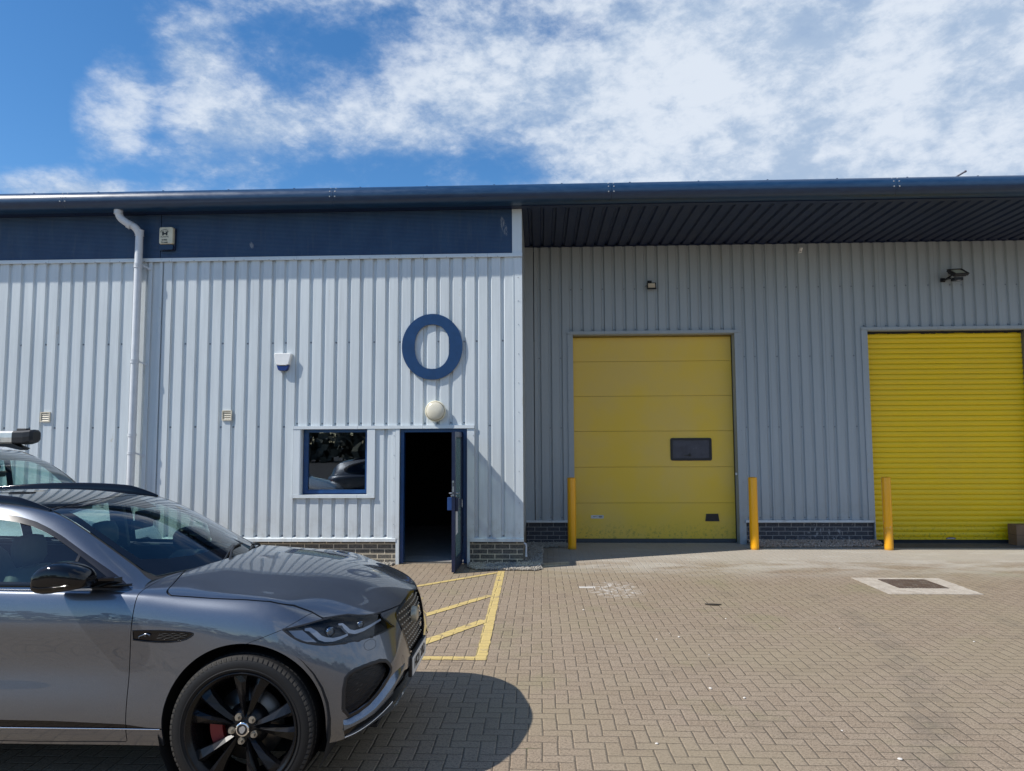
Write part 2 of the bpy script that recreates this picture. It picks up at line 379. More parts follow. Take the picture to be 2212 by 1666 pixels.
def marking_mat():
    """yellow line paint: same block joints show through"""
    t, c, j, h = paving()
    t.m.name = 'worn yellow line paint'
    p = t.pos(); w = t.mr(t.noise(38, 5, .75, p), .36, .50); w2 = t.mr(t.noise(5, 4, .6, p), .25, .45)
    y = t.mix(t.noise(9, 5, .7, p), (.50, .37, .13), (.62, .48, .20))
    jj = t.math('MAXIMUM', j, .55)
    f = t.math('MULTIPLY', t.math('MULTIPLY', jj, w2), t.math('ADD', .72, t.math('MULTIPLY', w, .28)))
    t.set(col=t.mix(f, c, y), rough=.6); return t.m
M_LINE = marking_mat()
def line(a, b, w, z=.004, mb=None):
    """painted line with slightly ragged edges"""
    a = Vector((*a, z)); b = Vector((*b, z)); d = (b-a); Ln = d.length; d.normalize(); n = Vector((-d.y, d.x, 0))
    k = max(2, int(Ln/.04)); vs = []
    for i in range(k+1):
        q = a+d*Ln*i/k
        vs += [q+n*(w/2+random.uniform(-.004, .004)), q-n*(w/2+random.uniform(-.004, .004))]
    mb.add(vs, [(2*i, 2*i+1, 2*i+3, 2*i+2) for i in range(k)])
m = MB()
line((-.575, -.60), (-.520, -4.86), .10, .004, m)
m2 = MB()
line((-1.90, -2.02), (-.63, -.72), .085, .0055, m2)
line((-1.95, -4.42), (-.62, -2.26), .10, .0055, m2)
line((-1.28, -4.65), (-.585, -3.49), .12, .0055, m2)
line((-2.5, -4.815), (-.575, -4.815), .095, .0055, m2)
line((-1.46, -2.38), (-1.32, -4.76), .10, .004, m)
kind(m.build('road_marking', M_LINE)); kind(m2.build('road_marking', M_LINE))

# ================================================================ building
R = 2.236
B = thing('industrial_building', 'long grey clad warehouse with blue eaves, open entrance and two yellow goods doors', 'building', (0, 0, 0))
PH, PT = -.776, .2007
def ribs(mb, x0, x1, z0, z1, y, ph, pitch, mi=0, depth=.032, trough=.038, flank=.016, jog=True):
    """trapezoidal wall sheet, crowns at y, troughs at y+depth, clipped to x0..x1"""
    pts = [(x0, None)]; k0 = int(math.floor((x0-ph)/pitch))-1; k1 = int(math.ceil((x1-ph)/pitch))+1; prof = []
    for k in range(k0, k1+1):
        c = ph+k*pitch; a = trough/2
        prof += [(c-a-flank, 0), (c-a, depth), (c+a, depth), (c+a+flank, 0)]
        # shallow stiffening swage in the crown
    def yat(x):
        for (xa, da), (xb, db) in zip(prof, prof[1:]):
            if xa <= x <= xb: return da+(db-da)*(x-xa)/max(1e-9, xb-xa)
        return 0
    P = [(x0, yat(x0))]+[q for q in prof if x0 < q[0] < x1]+[(x1, yat(x1))]
    vs = []
    for x, d in P: vs += [(x, y+d, z0), (x, y+d, z1)]
    mb.add(vs, [(2*i, 2*i+2, 2*i+3, 2*i+1) for i in range(len(P)-1)], mi)
def screws(mb, x0, x1, z, y, ph, pitch, depth=.032, skip=(), mi=1, r=.0095):
    k0 = int(math.ceil((x0-ph)/pitch)); k1 = int(math.floor((x1-ph)/pitch))
    for k in range(k0, k1+1):
        if skip and (k % 5) in skip: continue
        x = ph+k*pitch+random.uniform(-.004, .004); zz = z+random.uniform(-.004, .004)
        mb.cyl((x, y+depth, zz), (x, y+depth-.004, zz), r*1.5, r*1.5, 10, mi)
        mb.cyl((x, y+depth-.004, zz), (x, y+depth-.012, zz), r*.8, r*.65, 8, mi)
XC = -.268                       # corner of the left wing
# ---- left wing cladding
m = MB()
ZB, ZT = .385, 4.73
m_l0, m_l1 = -5.985, -.405
for (a, b, c, d) in ((m_l0, -3.83, ZB, ZT), (-3.83, -2.55, ZB, 1.0), (-3.83, -2.55, 2.10, ZT), (-2.55, -2.175, ZB, 2.06), (-2.55, -1.01, 2.10, ZT), (-1.01, m_l1, ZB, ZT)):
    ribs(m, a, b, c, d, 0, PH, PT)
for z, sk in ((3.41, (0, 2)), (2.10, (1, 3)), (.425, ())):
    screws(m, m_l0+.05, -3.9, z, 0, PH, PT, skip=sk); screws(m, -.95, m_l1-.03, z, 0, PH, PT, skip=sk)
screws(m, -3.9, -.95, 3.41, 0, PH, PT, skip=(0, 2)); screws(m, -3.8, -1.05, 2.14, 0, PH, PT); screws(m, -3.8, -2.25, .425, 0, PH, PT)
m.build('wall_cladding', [M_CLAD, M_SCREW], B)
m = MB()
PH2, PT2 = -6.42, .2045
ribs(m, -16, -6.20, ZB, ZT, 0, PH2, PT2)
for z, sk in ((3.42, (0, 2)), (2.10, (1, 3)), (.425, ())): screws(m, -11, -6.25, z, 0, PH2, PT2, skip=sk)
m.build('wall_cladding', [M_CLAD, M_SCREW], B)
# flat recessed joint strip by the downpipe
m = MB(); m.box(-6.205, -6.15, -.004, .03, ZB, ZT); m.box(-6.15, -6.03, .030, .045, ZB, ZT); m.box(-6.03, -5.984, -.004, .03, ZB, ZT)
m.build('joint_flashing', M_CLAD, B)
# corner trim of the wing and the return wall facing the yard on the right
m = MB(); m.box(-.408, XC, -.006, .06, 4.013, 4.72); m.box(-.408, XC, -.006, .06, .385, 4.007); m.box(-.408, XC, -.0045, .055, 4.0, 4.02)
m.box(-.405, -.400, -.012, 0, .385, 4.72)
for z in (.47, .92, 1.4, 1.86, 2.3, 2.75, 3.2, 3.66, 4.03, 4.4): m.cyl((-.33, -.006, z), (-.33, -.012, z), .006, n=8, mi=1)
m.build('corner_trim', [M_TRIM, M_SCREW], B)
m = MB(); ribs_tmp = MB()
m.box(XC-.03, XC, .061, R+.02, .385, 5.49)
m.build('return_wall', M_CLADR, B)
# ---- blue band, end panel and drip trim
m = MB(); m.box(-16, -6.04, .010, .05, 4.785, 5.49); m.box(-6.03, -.4205, .010, .05, 4.785, 5.49)
m.build('fascia_band', M_BAND, B)
m = MB(); m.box(-.42, XC, -.003, .062, 4.785, 5.49); m.build('fascia_end_panel', M_TRIM, B)
m = MB()
for a, b in ((-16, -6.0), (-5.997, -4.1), (-4.097, -.99), (-.987, XC+.004)):
    m.box(a, b, -.022, .06, 4.755, 4.783); m.box(a, b, -.030, -.001, 4.725, 4.7555)
k = -15.9
while k < -.4: m.cyl((k, -.030, 4.732), (k, -.036, 4.732), .006, n=8, mi=1); k += .4014
m.build('drip_trim', [M_TRIM, M_SCREW], B)
# base flashing of the left wing
for a, b in ((-16, -2.215), (-1.082, XC+.004)):
    m = MB(); m.prism([(a, -.028, .34), (a, .03, .34), (a, .03, .41), (a, -.028, .384)], (b-a, 0, 0)); m.build('base_flashing', M_TRIM, B)
for q in ((-16, -2.217, .030, .25), (-1.092, XC-.006, .030, .25), (XC-.2, XC-.006, .25, R)):
    m = MB(); m.box(*q, -.1, .34); m.build('brick_plinth', M_BRICK, B)
# ---- right wing cladding
PR, PTR = -.011, .1979
m = MB(); ZR0, ZR1 = .425, 5.50
GX0, GX1, RX0, RX1 = .612, 3.566, 5.965, 8.82
for (a, b, c, d) in ((-.10, GX0-.10, ZR0, ZR1), (GX0-.10, GX1+.10, 3.87, ZR1), (GX1+.10, RX0-.11, ZR0, ZR1), (RX0-.11, RX1+.12, 3.89, ZR1), (RX1+.12, 15, ZR0, ZR1)):
    ribs(m, a, b, c, d, R, PR, PTR, depth=.032)
for z, sk in ((4.675, (0, 2)), (3.39, (1, 3)), (2.098, (0, 3)), (.47, ())):
    for a, b in ((-.05, GX0-.12), (GX1+.12, RX0-.2), (RX1+.2, 12)): screws(m, a, b, z, R, PR, PTR, skip=sk)
for z, sk in ((4.675, (0, 2)),): screws(m, GX0-.1, GX1+.1, z, R, PR, PTR, skip=sk); screws(m, RX0-.17, RX1+.1, z, R, PR, PTR, skip=sk)
screws(m, GX0-.05, GX1+.05, 3.915, R, PR, PTR); screws(m, RX0-.05, RX1+.1, 3.935, R, PR, PTR)
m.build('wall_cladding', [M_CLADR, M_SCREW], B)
m = MB(); m.box(XC, -.115, R-.01, R+.03, ZR0, ZR1)
for z in (.6, 1.2, 1.8, 2.4, 2.82, 3.4, 4.0, 4.6): m.cyl((-.2, R-.01, z), (-.2, R-.016, z), .006, n=8, mi=1)
m.build('corner_trim', [M_CLADR, M_SCREW], B)
for a, b in ((XC, GX0-.105), (GX1+.105, RX0-.02), (RX1+.02, 15)):
    m = MB(); m.box(a, b, R-.03, R+.03, .385, .424); m.build('base_flashing', M_TRIM, B)
for a, b in ((XC, GX0-.01), (GX1+.12, RX0-.02), (RX1+.02, 15)):
    m = MB(); m.box(a, b, R+.03, R+.25, -.1, .385); m.build('brick_plinth', M_BRICKR, B)
# ---- eaves: bullnose gutter, soffit, roof
m = MB(); prof = []
cy, cz = -.262, 5.622
for i in range(0, 19):
    a = math.radians(100+i*(275-100)/18)
    prof.append((cy+.158*math.cos(a), cz+.158*math.sin(a) if a < PI else cz+.128*math.sin(a)))
prof += [(-.14, 5.496)]
prof = [(.25, 5.83), (-.12, 5.800)]+prof
xs = [-16, -12.0, -7.38, -3.15, 1.10, 5.32, 9.5, 15]
for xa, xb in zip(xs, xs[1:]):
    vs = []
    for (y, z) in prof: vs += [(xa, y, z), (xb-.003, y, z)]
    m.add(vs, [(2*i, 2*i+1, 2*i+3, 2*i+2) for i in range(len(prof)-1)], 0, True)
    for dx in (-.045, .035):
        for (py, pz) in ((-.405, 5.68), (-.421, 5.60), (-.36, 5.75)):
            n = Vector((0, py-cy, pz-cz)).normalized(); q = Vector((xa+dx, cy, cz))+n*.158
            m.cyl(q-n*.002, q+n*.006, .011, .008, 8, 1)
o = m.build('eaves_gutter', [M_GUT, plain('pop rivet', (.5, .5, .5), .4, .5)], B, fix=False)
k = -15.2
while k < 14:
    m = MB(); m.box(k-.012, k+.012, -.285, -.25, 5.775, 5.790); m.build('gutter_bracket', M_SOFF, B); k += 1.037
m = MB(); m.box(-16, XC, -.14, .05, 5.492, 5.51)
k = -15.7
while k < -.4: m.cyl((k, -.1, 5.492), (k, -.1, 5.486), .007, n=8); k += .52
m.build('soffit', M_SOFF, B)
# profiled soffit of the deep overhang (ribs run front to back)
m = MB()
x = XC+.03; vs = [(XC, -.14, 5.492), (XC, R, 5.492)]
while x < 15:
    for dx, z in ((.055, 5.492), (.075, 5.522), (.110, 5.522), (.130, 5.492)):
        vs += [(x+dx, -.05, z), (x+dx, R+.03, z)]
    x += .1979
m.add(vs, [(2*i, 2*i+2, 2*i+3, 2*i+1) for i in range(len(vs)//2-1)], 0)
m.box(XC, 15, -.16, -.048, 5.484, 5.50)
m.box(XC, 15, R-.02, R+.03, 5.478, 5.492)
m.build('soffit', M_SOFF, B, fix=False)
m = MB(); m.prism([(-16, .2, 5.84), (-16, 9, 7.2), (-16, 9, 7.28), (-16, .2, 5.92)], (31, 0, 0)); m.prism([(-16, 9.01, 7.2), (-16, 18, 5.84), (-16, 18, 5.92), (-16, 9.01, 7.28)], (31, 0, 0))
m.build('roof', M_GUT, B)
m = MB(); m.box(-16, 15, 17.8, 18, 0, 5.9); m.box(-16, -15.8, .3, 17.8, 0, 5.9); m.box(14.8, 15, 2.6, 17.8, 0, 5.9)
m.build('rear_wall', M_CLADR, B)
# ---- dark room behind the entrance door and window
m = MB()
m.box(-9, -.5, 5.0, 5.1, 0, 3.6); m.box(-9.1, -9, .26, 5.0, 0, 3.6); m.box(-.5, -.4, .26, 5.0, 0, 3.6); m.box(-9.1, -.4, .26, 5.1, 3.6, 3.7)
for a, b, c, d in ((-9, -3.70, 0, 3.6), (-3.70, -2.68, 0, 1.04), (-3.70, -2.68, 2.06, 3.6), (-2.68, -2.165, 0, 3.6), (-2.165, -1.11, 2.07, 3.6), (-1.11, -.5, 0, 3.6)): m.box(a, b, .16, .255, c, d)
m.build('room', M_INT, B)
m = MB(); m.box(-9, -.5, .17, 4.99, -.05, .012); m.build('room_floor', M_INTF, B)
m = MB(); m.box(-2.16, -1.13, .06, .17, -.05, .014); m.build('door_threshold', M_STEEL, B)
# wall core closing the sides of the goods door openings (solid dark behind)
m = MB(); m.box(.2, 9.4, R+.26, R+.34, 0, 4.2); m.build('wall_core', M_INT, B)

# ---- office window
m = MB()
for a, b, c, d in ((-3.83, -2.546, 1.000, 1.047), (-3.823, -3.713, 1.049, 2.052), (-2.653, -2.546, 1.049, 2.052)): m.box(a, b, -.034 if d < 1.05 else -.028, -.001, c, d)
m.box(-3.713, -3.700, -.024, .12, 1.047, 2.052); m.box(-2.668, -2.655, -.024, .12, 1.047, 2.052); m.box(-3.70, -2.668, -.03, .12, 1.036, 1.0475); m.box(-3.70, -2.668, -.01, .12, 2.056, 2.066)
win = m.build('window', M_TRIM, B); win['label'] = 'square blue framed office window with pale steel surround'
m = MB(); a, b, c, d = -3.690, -2.678, 1.058, 2.056; w = .062
for q in ((a, b, c, c+w), (a, b, d-w+.012, d), (a, a+w+.012, c+w, d-w+.012), (b-w+.02, b, c+w, d-w+.012)): m.box(q[0], q[1], .085, .14, q[2], q[3], 0)
m.box(a+.03, b-.02, .079, .0845, c+.012, c+.05)
m.build('window_frame', M_BLUE, win)
m = MB(); m.box(a+w, b-w+.02, .112, .118, c+w-.005, d-w+.02); m.build('window_pane', M_GLASS, win)
# lintel trim over window and door
m = MB(); m.box(-3.828, -1.013, -.034, -.001, 2.056, 2.106); m.box(-3.828, -1.013, -.001, .04, 2.088, 2.106); m.build('lintel_trim', M_TRIM, B)
# ---- entrance door
def dusty_glass():
    t = NT('dusty door glass'); p = t.pos(); f = t.noise(5, 5, .7, t.mapv(p, (1, 1, .4)))
    t.set(col=(.26, .37, .37), rough=.12, spec=.5)
    tr = t.n('ShaderNodeBsdfTransparent'); tr.inputs[0].default_value = (.75, .85, .83, 1)
    mx = t.n('ShaderNodeMixShader'); t.l(t.mr(f, .3, .7, .45, .75), mx.inputs[0]); t.l(tr.outputs[0], mx.inputs[1]); t.l(t.b.outputs[0], mx.inputs[2]); t.l(mx.outputs[0], t.out.inputs[0]); return t.m
for q in ((-2.277, -2.232, -.018, .03, .385, 2.052), (-2.228, -2.166, -.024, .03, .385, 2.052), (-2.216, -2.166, -.02, .05, .0, .384), (-1.125, -1.085, -.02, .07, .0, .384), (-1.125, -1.012, -.02, .03, .385, 2.052)):
    m = MB(); m.box(*q)
    if q[0] in (-2.277, -1.125) and q[5] > 2:
        for z in (.6, .95, 1.3, 1.65, 1.95): m.cyl((q[1]-.018, q[2], z), (q[1]-.018, q[2]-.006, z), .005, n=8, mi=1)
    m.build('door_jamb_trim', [M_TRIM, M_SCREW], B)
m = MB()
m.box(-2.160, -2.108, .03, .15, .012, 2.056); m.box(-2.108, -1.186, .03, .15, 2.002, 2.056); m.box(-1.186, -1.128, .02, .15, .012, 2.056)
m.build('door_frame', M_BLUE, B)
D0 = thing('entrance_door', '', 'door', (-1.195, .03, .02), rot=(0, 0, math.radians(-1.5)))
del D0['category'], D0['label']; D0.parent = B; D0['label'] = 'glazed navy entrance door standing open'
dm = MB(); LW = .83; H_ = 1.975; y1 = -LW
def leaf(y0, y1, z0, z1): dm.box(-.048, 0, y0, y1, z0, z1, 0)
leaf(0, -.085, 0, H_); leaf(y1, y1+.085, 0, H_); leaf(y1+.085, -.085, 0, .17); leaf(y1+.085, -.085, H_-.075, H_); leaf(y1+.085, -.085, .88, .97)
for z in (.3, 1.75, 1.0): dm.cyl((.006, .012, z), (.006, .012, z+.1), .011, n=10)
dm.build('door_leaf', M_NAVY, D0)
dm = MB(); dm.box(-.030, -.022, y1+.085, -.085, .17, .88); dm.build('door_glass', dusty_glass(), D0)
dm = MB(); dm.box(-.030, -.022, y1+.085, -.085, .97, H_-.075); dm.build('door_glass', bpy.data.materials['dusty door glass'], D0)
dm = MB(); dm.box(-.040, -.012, y1-.003, y1+.001, 1.06, 1.28, 0); dm.box(-.034, -.018, y1-.006, y1-.003, 1.09, 1.12, 1); dm.box(-.034, -.018, y1-.005, y1-.003, 1.2, 1.25, 1)
for s in (1, -1):
    x = .004 if s > 0 else -.052
    dm.cyl((x, y1+.045, 1.1), (x+s*.035, y1+.045, 1.1), .011, n=12); dm.tube([(x+s*.035, y1+.045, 1.1), (x+s*.04, y1+.08, 1.1), (x+s*.038, y1+.15, 1.095)], .009, 8)
    dm.cyl((x, y1+.045, 1.06), (x+s*.01, y1+.045, 1.06), .02, n=14)
dm.build('door_lock', [M_STEEL, M_DARK], D0)
dm = MB(); dm.box(-.115, -.049, y1+.03, y1+.10, .86, 1.04, bev=.004); dm.build('push_pad', plain('blue plastic', (.014, .05, .17), .4), D0)
dm = MB(); dm.box(.001, .042, y1+.02, y1+.15, .845, 1.035, bev=.004); dm.build('letter_plate', M_NAVY, D0)
dm = MB(); dm.add([(-.0215, -.62, .48), (-.0215, -.38, .50), (-.0215, -.40, .82), (-.0215, -.60, .84), (-.005, -.60, .83), (-.012, -.42, .82)], [(0, 1, 2, 3), (3, 2, 5, 4)]); dm.build('paper_notice', M_WHITE, D0)
dm = MB(); dm.add([(.003, -.12, .97), (.012, -.19, .86), (.016, -.16, .845), (.006, -.09, .95)], [(0, 1, 2, 3)])
dm.build('paper_notice', M_WHITE, D0)

# ---- sectional goods door (left of the two)
m = MB()
m.box(.512, 3.66, R-.034, R-.001, 3.833, 3.880); m.box(.512, .610, R-.022, R-.001, .385, 3.831)
m.box(3.566, 3.66, R-.022, R-.001, .385, 3.831)
m.box(.5, .6105, R-.018, R+.03, 0, .384); m.box(3.567, 3.685, R-.018, R+.03, 0, .384)
m.box(3.566, 3.578, R-.020, R+.19, 0, 3.82); m.box(.600, .6118, R-.020, R+.19, 0, 3.82); m.box(.60, 3.578, R-.02, R+.22, 3.8205, 3.833)
for z in (.6, 1.1, 1.6, 2.03, 2.6, 3.1, 3.6): m.cyl((3.645, R-.022, z), (3.645, R-.028, z), .006, n=8, mi=1); m.cyl((.53, R-.022, z), (.53, R-.028, z), .006, n=8, mi=1)
m.build('goods_door_surround', [M_CLADR, M_SCREW], B)
gd = thing('goods_door', '', 'door', (0, 0, 0)); del gd['category']; gd['label'] = 'faded yellow sectional goods door with small dark window'; gd.parent = B
YD = R+.19
zs = [.069, .717, 1.375, 2.036, 2.688, 3.337, 3.79]
for a, b in zip(zs, zs[1:]):
    m = MB(); m.box(.612, 3.548, YD, YD+.04, a+.002, b-.002, 0, .004); m.build('door_panel', M_YEL, gd)
m = MB(); m.box(.60, 3.56, YD+.012, YD+.05, .02, 3.83); m.build('door_backing', plain('door seam', (.30, .21, .03), .6), gd)
m = MB(); m.box(.615, 3.55, YD-.012, YD+.035, .0, .066, bev=.01); m.build('rubber_seal', plain('grey rubber', (.055, .06, .065), .6), gd)
def rrect(x0, x1, z0, z1, r, n=5):
    P = []
    for cx, cz, a0 in ((x1-r, z1-r, 0), (x0+r, z1-r, 90), (x0+r, z0+r, 180), (x1-r, z0+r, 270)):
        for i in range(n+1):
            a = math.radians(a0+90*i/n); P.append((cx+r*math.cos(a), cz+r*math.sin(a)))
    return P
def ringframe(mb, outer, inner, y0, y1, mi=0):
    n = len(outer); vs = [(x, y0, z) for x, z in outer]+[(x, y0, z) for x, z in inner]+[(x, y1, z) for x, z in outer]+[(x, y1, z) for x, z in inner]
    fs = []
    for i in range(n):
        j = (i+1) % n; fs += [(i, j, n+j, n+i), (i, j, 2*n+j, 2*n+i), (n+i, n+j, 3*n+j, 3*n+i)]
    mb.add(vs, fs, mi)
m = MB(); ringframe(m, rrect(2.395, 3.15, 1.49, 1.906, .035), rrect(2.437, 3.108, 1.532, 1.866, .02), YD-.016, YD+.02); dw = m.build('door_window', M_DARK, gd)
m = MB(); m.box(2.43, 3.115, YD-.004, YD-.001, 1.525, 1.873); m.build('window_pane', plain('frosted dark acrylic', (.060, .062, .080), .25, spec=.5), dw)
m = MB(); m.box(2.64, 2.78, YD-.010, YD-.004, 1.578, 1.590); m.box(2.735, 2.760, YD-.009, YD-.004, 1.56, 1.63); m.box(2.70, 2.78, YD-.009, YD-.004, 1.592, 1.60); m.build('window_latch', M_DARK, dw)
m = MB()
o_ = [(3.0, .386), (3.255, .386), (3.236, .521), (3.021, .521)]; i_ = [(3.03, .41), (3.228, .41), (3.212, .492), (3.045, .492)]
ringframe(m, o_, i_, YD-.014, YD+.01); m.box(3.02, 3.235, YD-.0025, YD-.001, .40, .51); m.box(3.08, 3.17, YD-.012, YD-.004, .413, .425); m.build('door_handle', M_DARK, gd)
m = MB(); m.prism([(x, YD-.003, z) for x, z in rrect(.917, 1.15, .437, .497, .012, 3)], (0, .0025, 0)); lb = m.build('door_label', plain('label silver', (.55, .55, .53), .4), gd)
def text(body, size, loc, rot, mat, parent=None, name='lettering', ext=.001, align='CENTER', shear=0, bold=0):
    c = bpy.data.curves.new(name, 'FONT'); c.body = body; c.size = size; c.extrude = ext; c.align_x = align; c.align_y = 'CENTER'; c.offset = bold; c.shear = shear
    o = bpy.data.objects.new(name, c); COL.objects.link(o)
    dg = bpy.context.evaluated_depsgraph_get(); me = bpy.data.meshes.new_from_object(o.evaluated_get(dg))
    bpy.data.objects.remove(o); q = bpy.data.objects.new(name, me); me.materials.clear(); me.materials.append(mat)
    COL.objects.link(q); q.location = loc; q.rotation_euler = rot
    if parent: q.parent = parent
    return q
M_INK = plain('black ink', (.02, .02, .02), .6)
m = MB()
for z, a, b in ((.473, .955, 1.02), (.466, .955, .995), (.48, 1.06, 1.13), (.472, 1.06, 1.12), (.464, 1.06, 1.125), (.456, 1.07, 1.11)):
    m = MB(); m.box(a, b, YD-.0035, YD-.003, z-.002, z+.002); m.build('small_print', M_INK, lb)
m = MB(); m.box(3.535, 3.565, R+.05, R+.0505, 1.23, 1.27); m.build('sticker', M_WHITE, gd)

# ---- roller shutter (right)
m = MB()
m.box(5.855, 8.95, R-.034, R-.001, 3.855, 3.903); m.box(5.855, RX0-.012, R-.022, R-.001, .385, 3.853); m.box(RX1+.012, 8.95, R-.022, R-.001, .385, 3.853)
m.box(RX0-.012, RX0, R-.020, R+.24, 0, 3.853); m.box(RX1, RX1+.012, R-.020, R+.24, 0, 3.853); m.box(RX0-.012, RX1+.012, R-.02, R+.2, 3.842, 3.8548)
for z in (.6, 1.1, 1.6, 2.03, 2.6, 3.1, 3.6): m.cyl((5.875, R-.022, z), (5.875, R-.028, z), .006, n=8, mi=1)
m.build('goods_door_surround', [M_CLADR, M_SCREW], B)
M_GALV = plain('galvanised guide', (.2, .2, .2), .45, .5)
m = MB(); m.box(RX1-.03, RX1-.001, R+.06, R+.16, 0, 3.84); m.build('shutter_guide', M_GALV, B)
m = MB(); m.box(RX0+.001, RX0+.012, R+.10, R+.16, 0, 3.84); m.build('shutter_guide', M_GALV, B)
rs = thing('roller_shutter', '', 'door', (0, 0, 0)); del rs['category']; rs['label'] = 'bright yellow slatted roller shutter, closed'; rs.parent = B
YR = R+.15; p_ = .0952; z = .105; m = MB(); xl, xr = RX0+.004, RX1-.02
while z < 3.80:
    vs = []; K = 7; zt = min(z+p_, 3.805)
    for i in range(K):
        u = i/(K-1); yy = YR-.014*math.sin(PI*u)**.7; zq = z+.004+(zt-z-.008)*u
        vs += [(xl, yy, zq), (xr, yy, zq)]
    vs += [(xl, YR+.008, zt), (xr, YR+.008, zt)]
    m.add(vs, [(2*i, 2*i+1, 2*i+3, 2*i+2) for i in range(K)], 0, True)
    z += p_
m.box(xl, xr, YR+.008, YR+.02, .06, 3.81)
m.build('slat_curtain', M_YEL2, rs, fix=False)
m = MB(); m.box(xl, xr, YR-.02, YR+.02, .062, .104, bev=.004); m.build('bottom_bar', M_YEL2, rs)
m = MB(); m.box(xl, xr, YR-.008, YR+.02, .0, .061); m.build('rubber_seal', M_RUB, rs)
m = MB()
x = xl
while x < xr:
    w = random.uniform(.02, .09); m.box(x, min(x+w, xr), YR-.012, YR+.05, 3.806-random.uniform(-.006, .014), 3.842); x += w
m.build('brush_seal', M_RUB, rs)
m = MB(); m.box(7.26, 7.43, YR-.024, YR-.0205, .072, .098); m.box(7.30, 7.40, YR-.023, YR-.0205, .098, .107); lk = m.build('lock_plate', plain('dull mauve plate', (.22, .14, .13), .5), rs)
for a, b, c, d in ((7.275, 7.415, .078, .083), (7.29, 7.40, .088, .092)):
    m = MB(); m.box(a, b, YR-.0255, YR-.0245, c, d); m.build('small_print', M_WHITE, lk)

# ---- downpipe
dp = thing('downpipe', '', 'pipe', (0, 0, 0)); del dp['category']; dp.parent = B
px, py = -6.322, -.105; pr = .057
m = MB()
path = [(-6.595, -.24, 5.56), (-6.595, -.24, 5.475)]
for i in range(1, 7):
    a = math.radians(10*i); path.append((-6.595+.16*(1-math.cos(a)), -.24+.03*i/6, 5.475-.16*math.sin(a)))
q = path[-1]
path.append((q[0]+.07, q[1]+.03, q[2]-.052))
q = path[-1]; x1 = px; y1_ = py
for i in range(1, 7):
    a = math.radians(60-10*i); u = i/6
    path.append((q[0]+(px-q[0])*math.sin(u*PI/2), q[1]+(py-q[1])*u, q[2]-.145*(1-math.cos(u*PI/2)) - .02*u))
path += [(px, py, 5.10), (px, py, 2.5), (px, py, .0)]
m.tube(path, pr, 20)
m.build('pipe', M_PVC, dp)
def collar(c, d, l=.05, r=.064):
    m = MB(); c = Vector(c); d = Vector(d).normalized(); m.cyl(c-d*l/2, c+d*l/2, r, n=20); m.cyl(c-d*l*.5-d*.006, c-d*l*.5, r+.004, n=20); m.cyl(c+d*l*.5, c+d*l*.5+d*.006, r+.004, n=20); m.build('collar', M_PVC, dp)
collar((-6.595, -.24, 5.47), (0, 0, 1)); collar(path[8], Vector(path[9])-Vector(path[7]), .04); collar((px, py, 5.17), (0, 0, 1), .08, .063)
for z in (4.63, 3.12, 1.98): collar((px, py, z), (0, 0, 1), .03, .063)
for z in (4.66, 3.14, 1.70): collar((px, py, z), (0, 0, 1), .022, .061)
for z in (4.66, 3.13, 1.70):
    m = MB(); m.prism([(px+.04, py+.02, z+.012), (px+.13, -.004, z-.03), (px+.13, -.004, z-.055), (px+.04, py+.02, z-.012)], (0, .01, 0)); m.box(px+.10, px+.15, -.014, -.004, z-.065, z-.02); m.build('pipe_bracket', M_PVC, dp)

# small pipe at the corner of the brick plinth
m = MB(); m.tube([(-.262, .05, .31), (-.235, .04, .30), (-.23, .04, .26), (-.23, .04, .13)], .014, 10); m.cyl((-.23, .04, .13), (-.23, .04, .11), .018, n=10); m.build('overflow_pipe', M_PVC, B)

# ================================================================ things fixed to the walls
# blue letter O
m = MB(); n = 96; a, b, ai, bi = .4725, .513, .272, .346
def lp(ca, cb, e, y): return [(-1.6665+ca*abs(math.cos(t))**(2/e)*(1 if math.cos(t) > 0 else -1), y, 3.322+cb*abs(math.sin(t))**(2/e)*(1 if math.sin(t) > 0 else -1)) for t in [2*PI*i/n+.001 for i in range(n)]]
jit = [random.uniform(-.002, .002) for _ in range(n)]
y0, y1_ = -.036, -.012
A_ = lp(a, b, 2.0, y0); Bq = lp(ai, bi, 2.25, y0); C_ = lp(a, b, 2.0, y1_); Dq = lp(ai, bi, 2.25, y1_)
Bq = [(x+j, y, z+j) for (x, y, z), j in zip(Bq, jit)]; Dq = [(x+j, y, z+j) for (x, y, z), j in zip(Dq, jit)]
fs = []
for i in range(n):
    j = (i+1) % n; fs += [(i, j, n+j, n+i), (2*n+i, 2*n+j, 3*n+j, 3*n+i), (i, j, 2*n+j, 2*n+i), (n+i, n+j, 3*n+j, 3*n+i)]
m.add(A_+Bq+C_+Dq, fs)
for x, z in ((-1.9, 3.7), (-1.45, 3.7), (-1.9, 2.93), (-1.45, 2.93), (-2.05, 3.32), (-1.28, 3.32)): m.cyl((x, -.012, z), (x, .0, z), .012, n=8)
tag(m.build('letter_sign', blue_frame('faded blue sign board', (.007, .038, .118))), 'large blue letter O mounted on the pale cladding above the entrance', 'sign')
# bulkhead light
t = thing('bulkhead_light', 'round cream bulkhead light above the open entrance door', 'wall light', (-1.609, -.0, 2.322))
m = MB(); m.lathe((0, 0, 0), (0, -1, 0), [(0, .13), (.045, .155), (.058, .161), (.070, .158), (.080, .146)], 48); m.build('housing', plain('yellowed white plastic', (.74, .69, .52), .35, var=.05), t)
m = MB(); m.lathe((0, 0, 0), (0, -1, 0), [(.078, .140)]+[(.080+.045*math.sin(PI/2*i/10), .140*math.cos(PI/2*i/10)) for i in range(1, 11)], 48); m.build('diffuser', plain('opal diffuser', (.66, .61, .48), .22, var=.05, coat=.4), t)
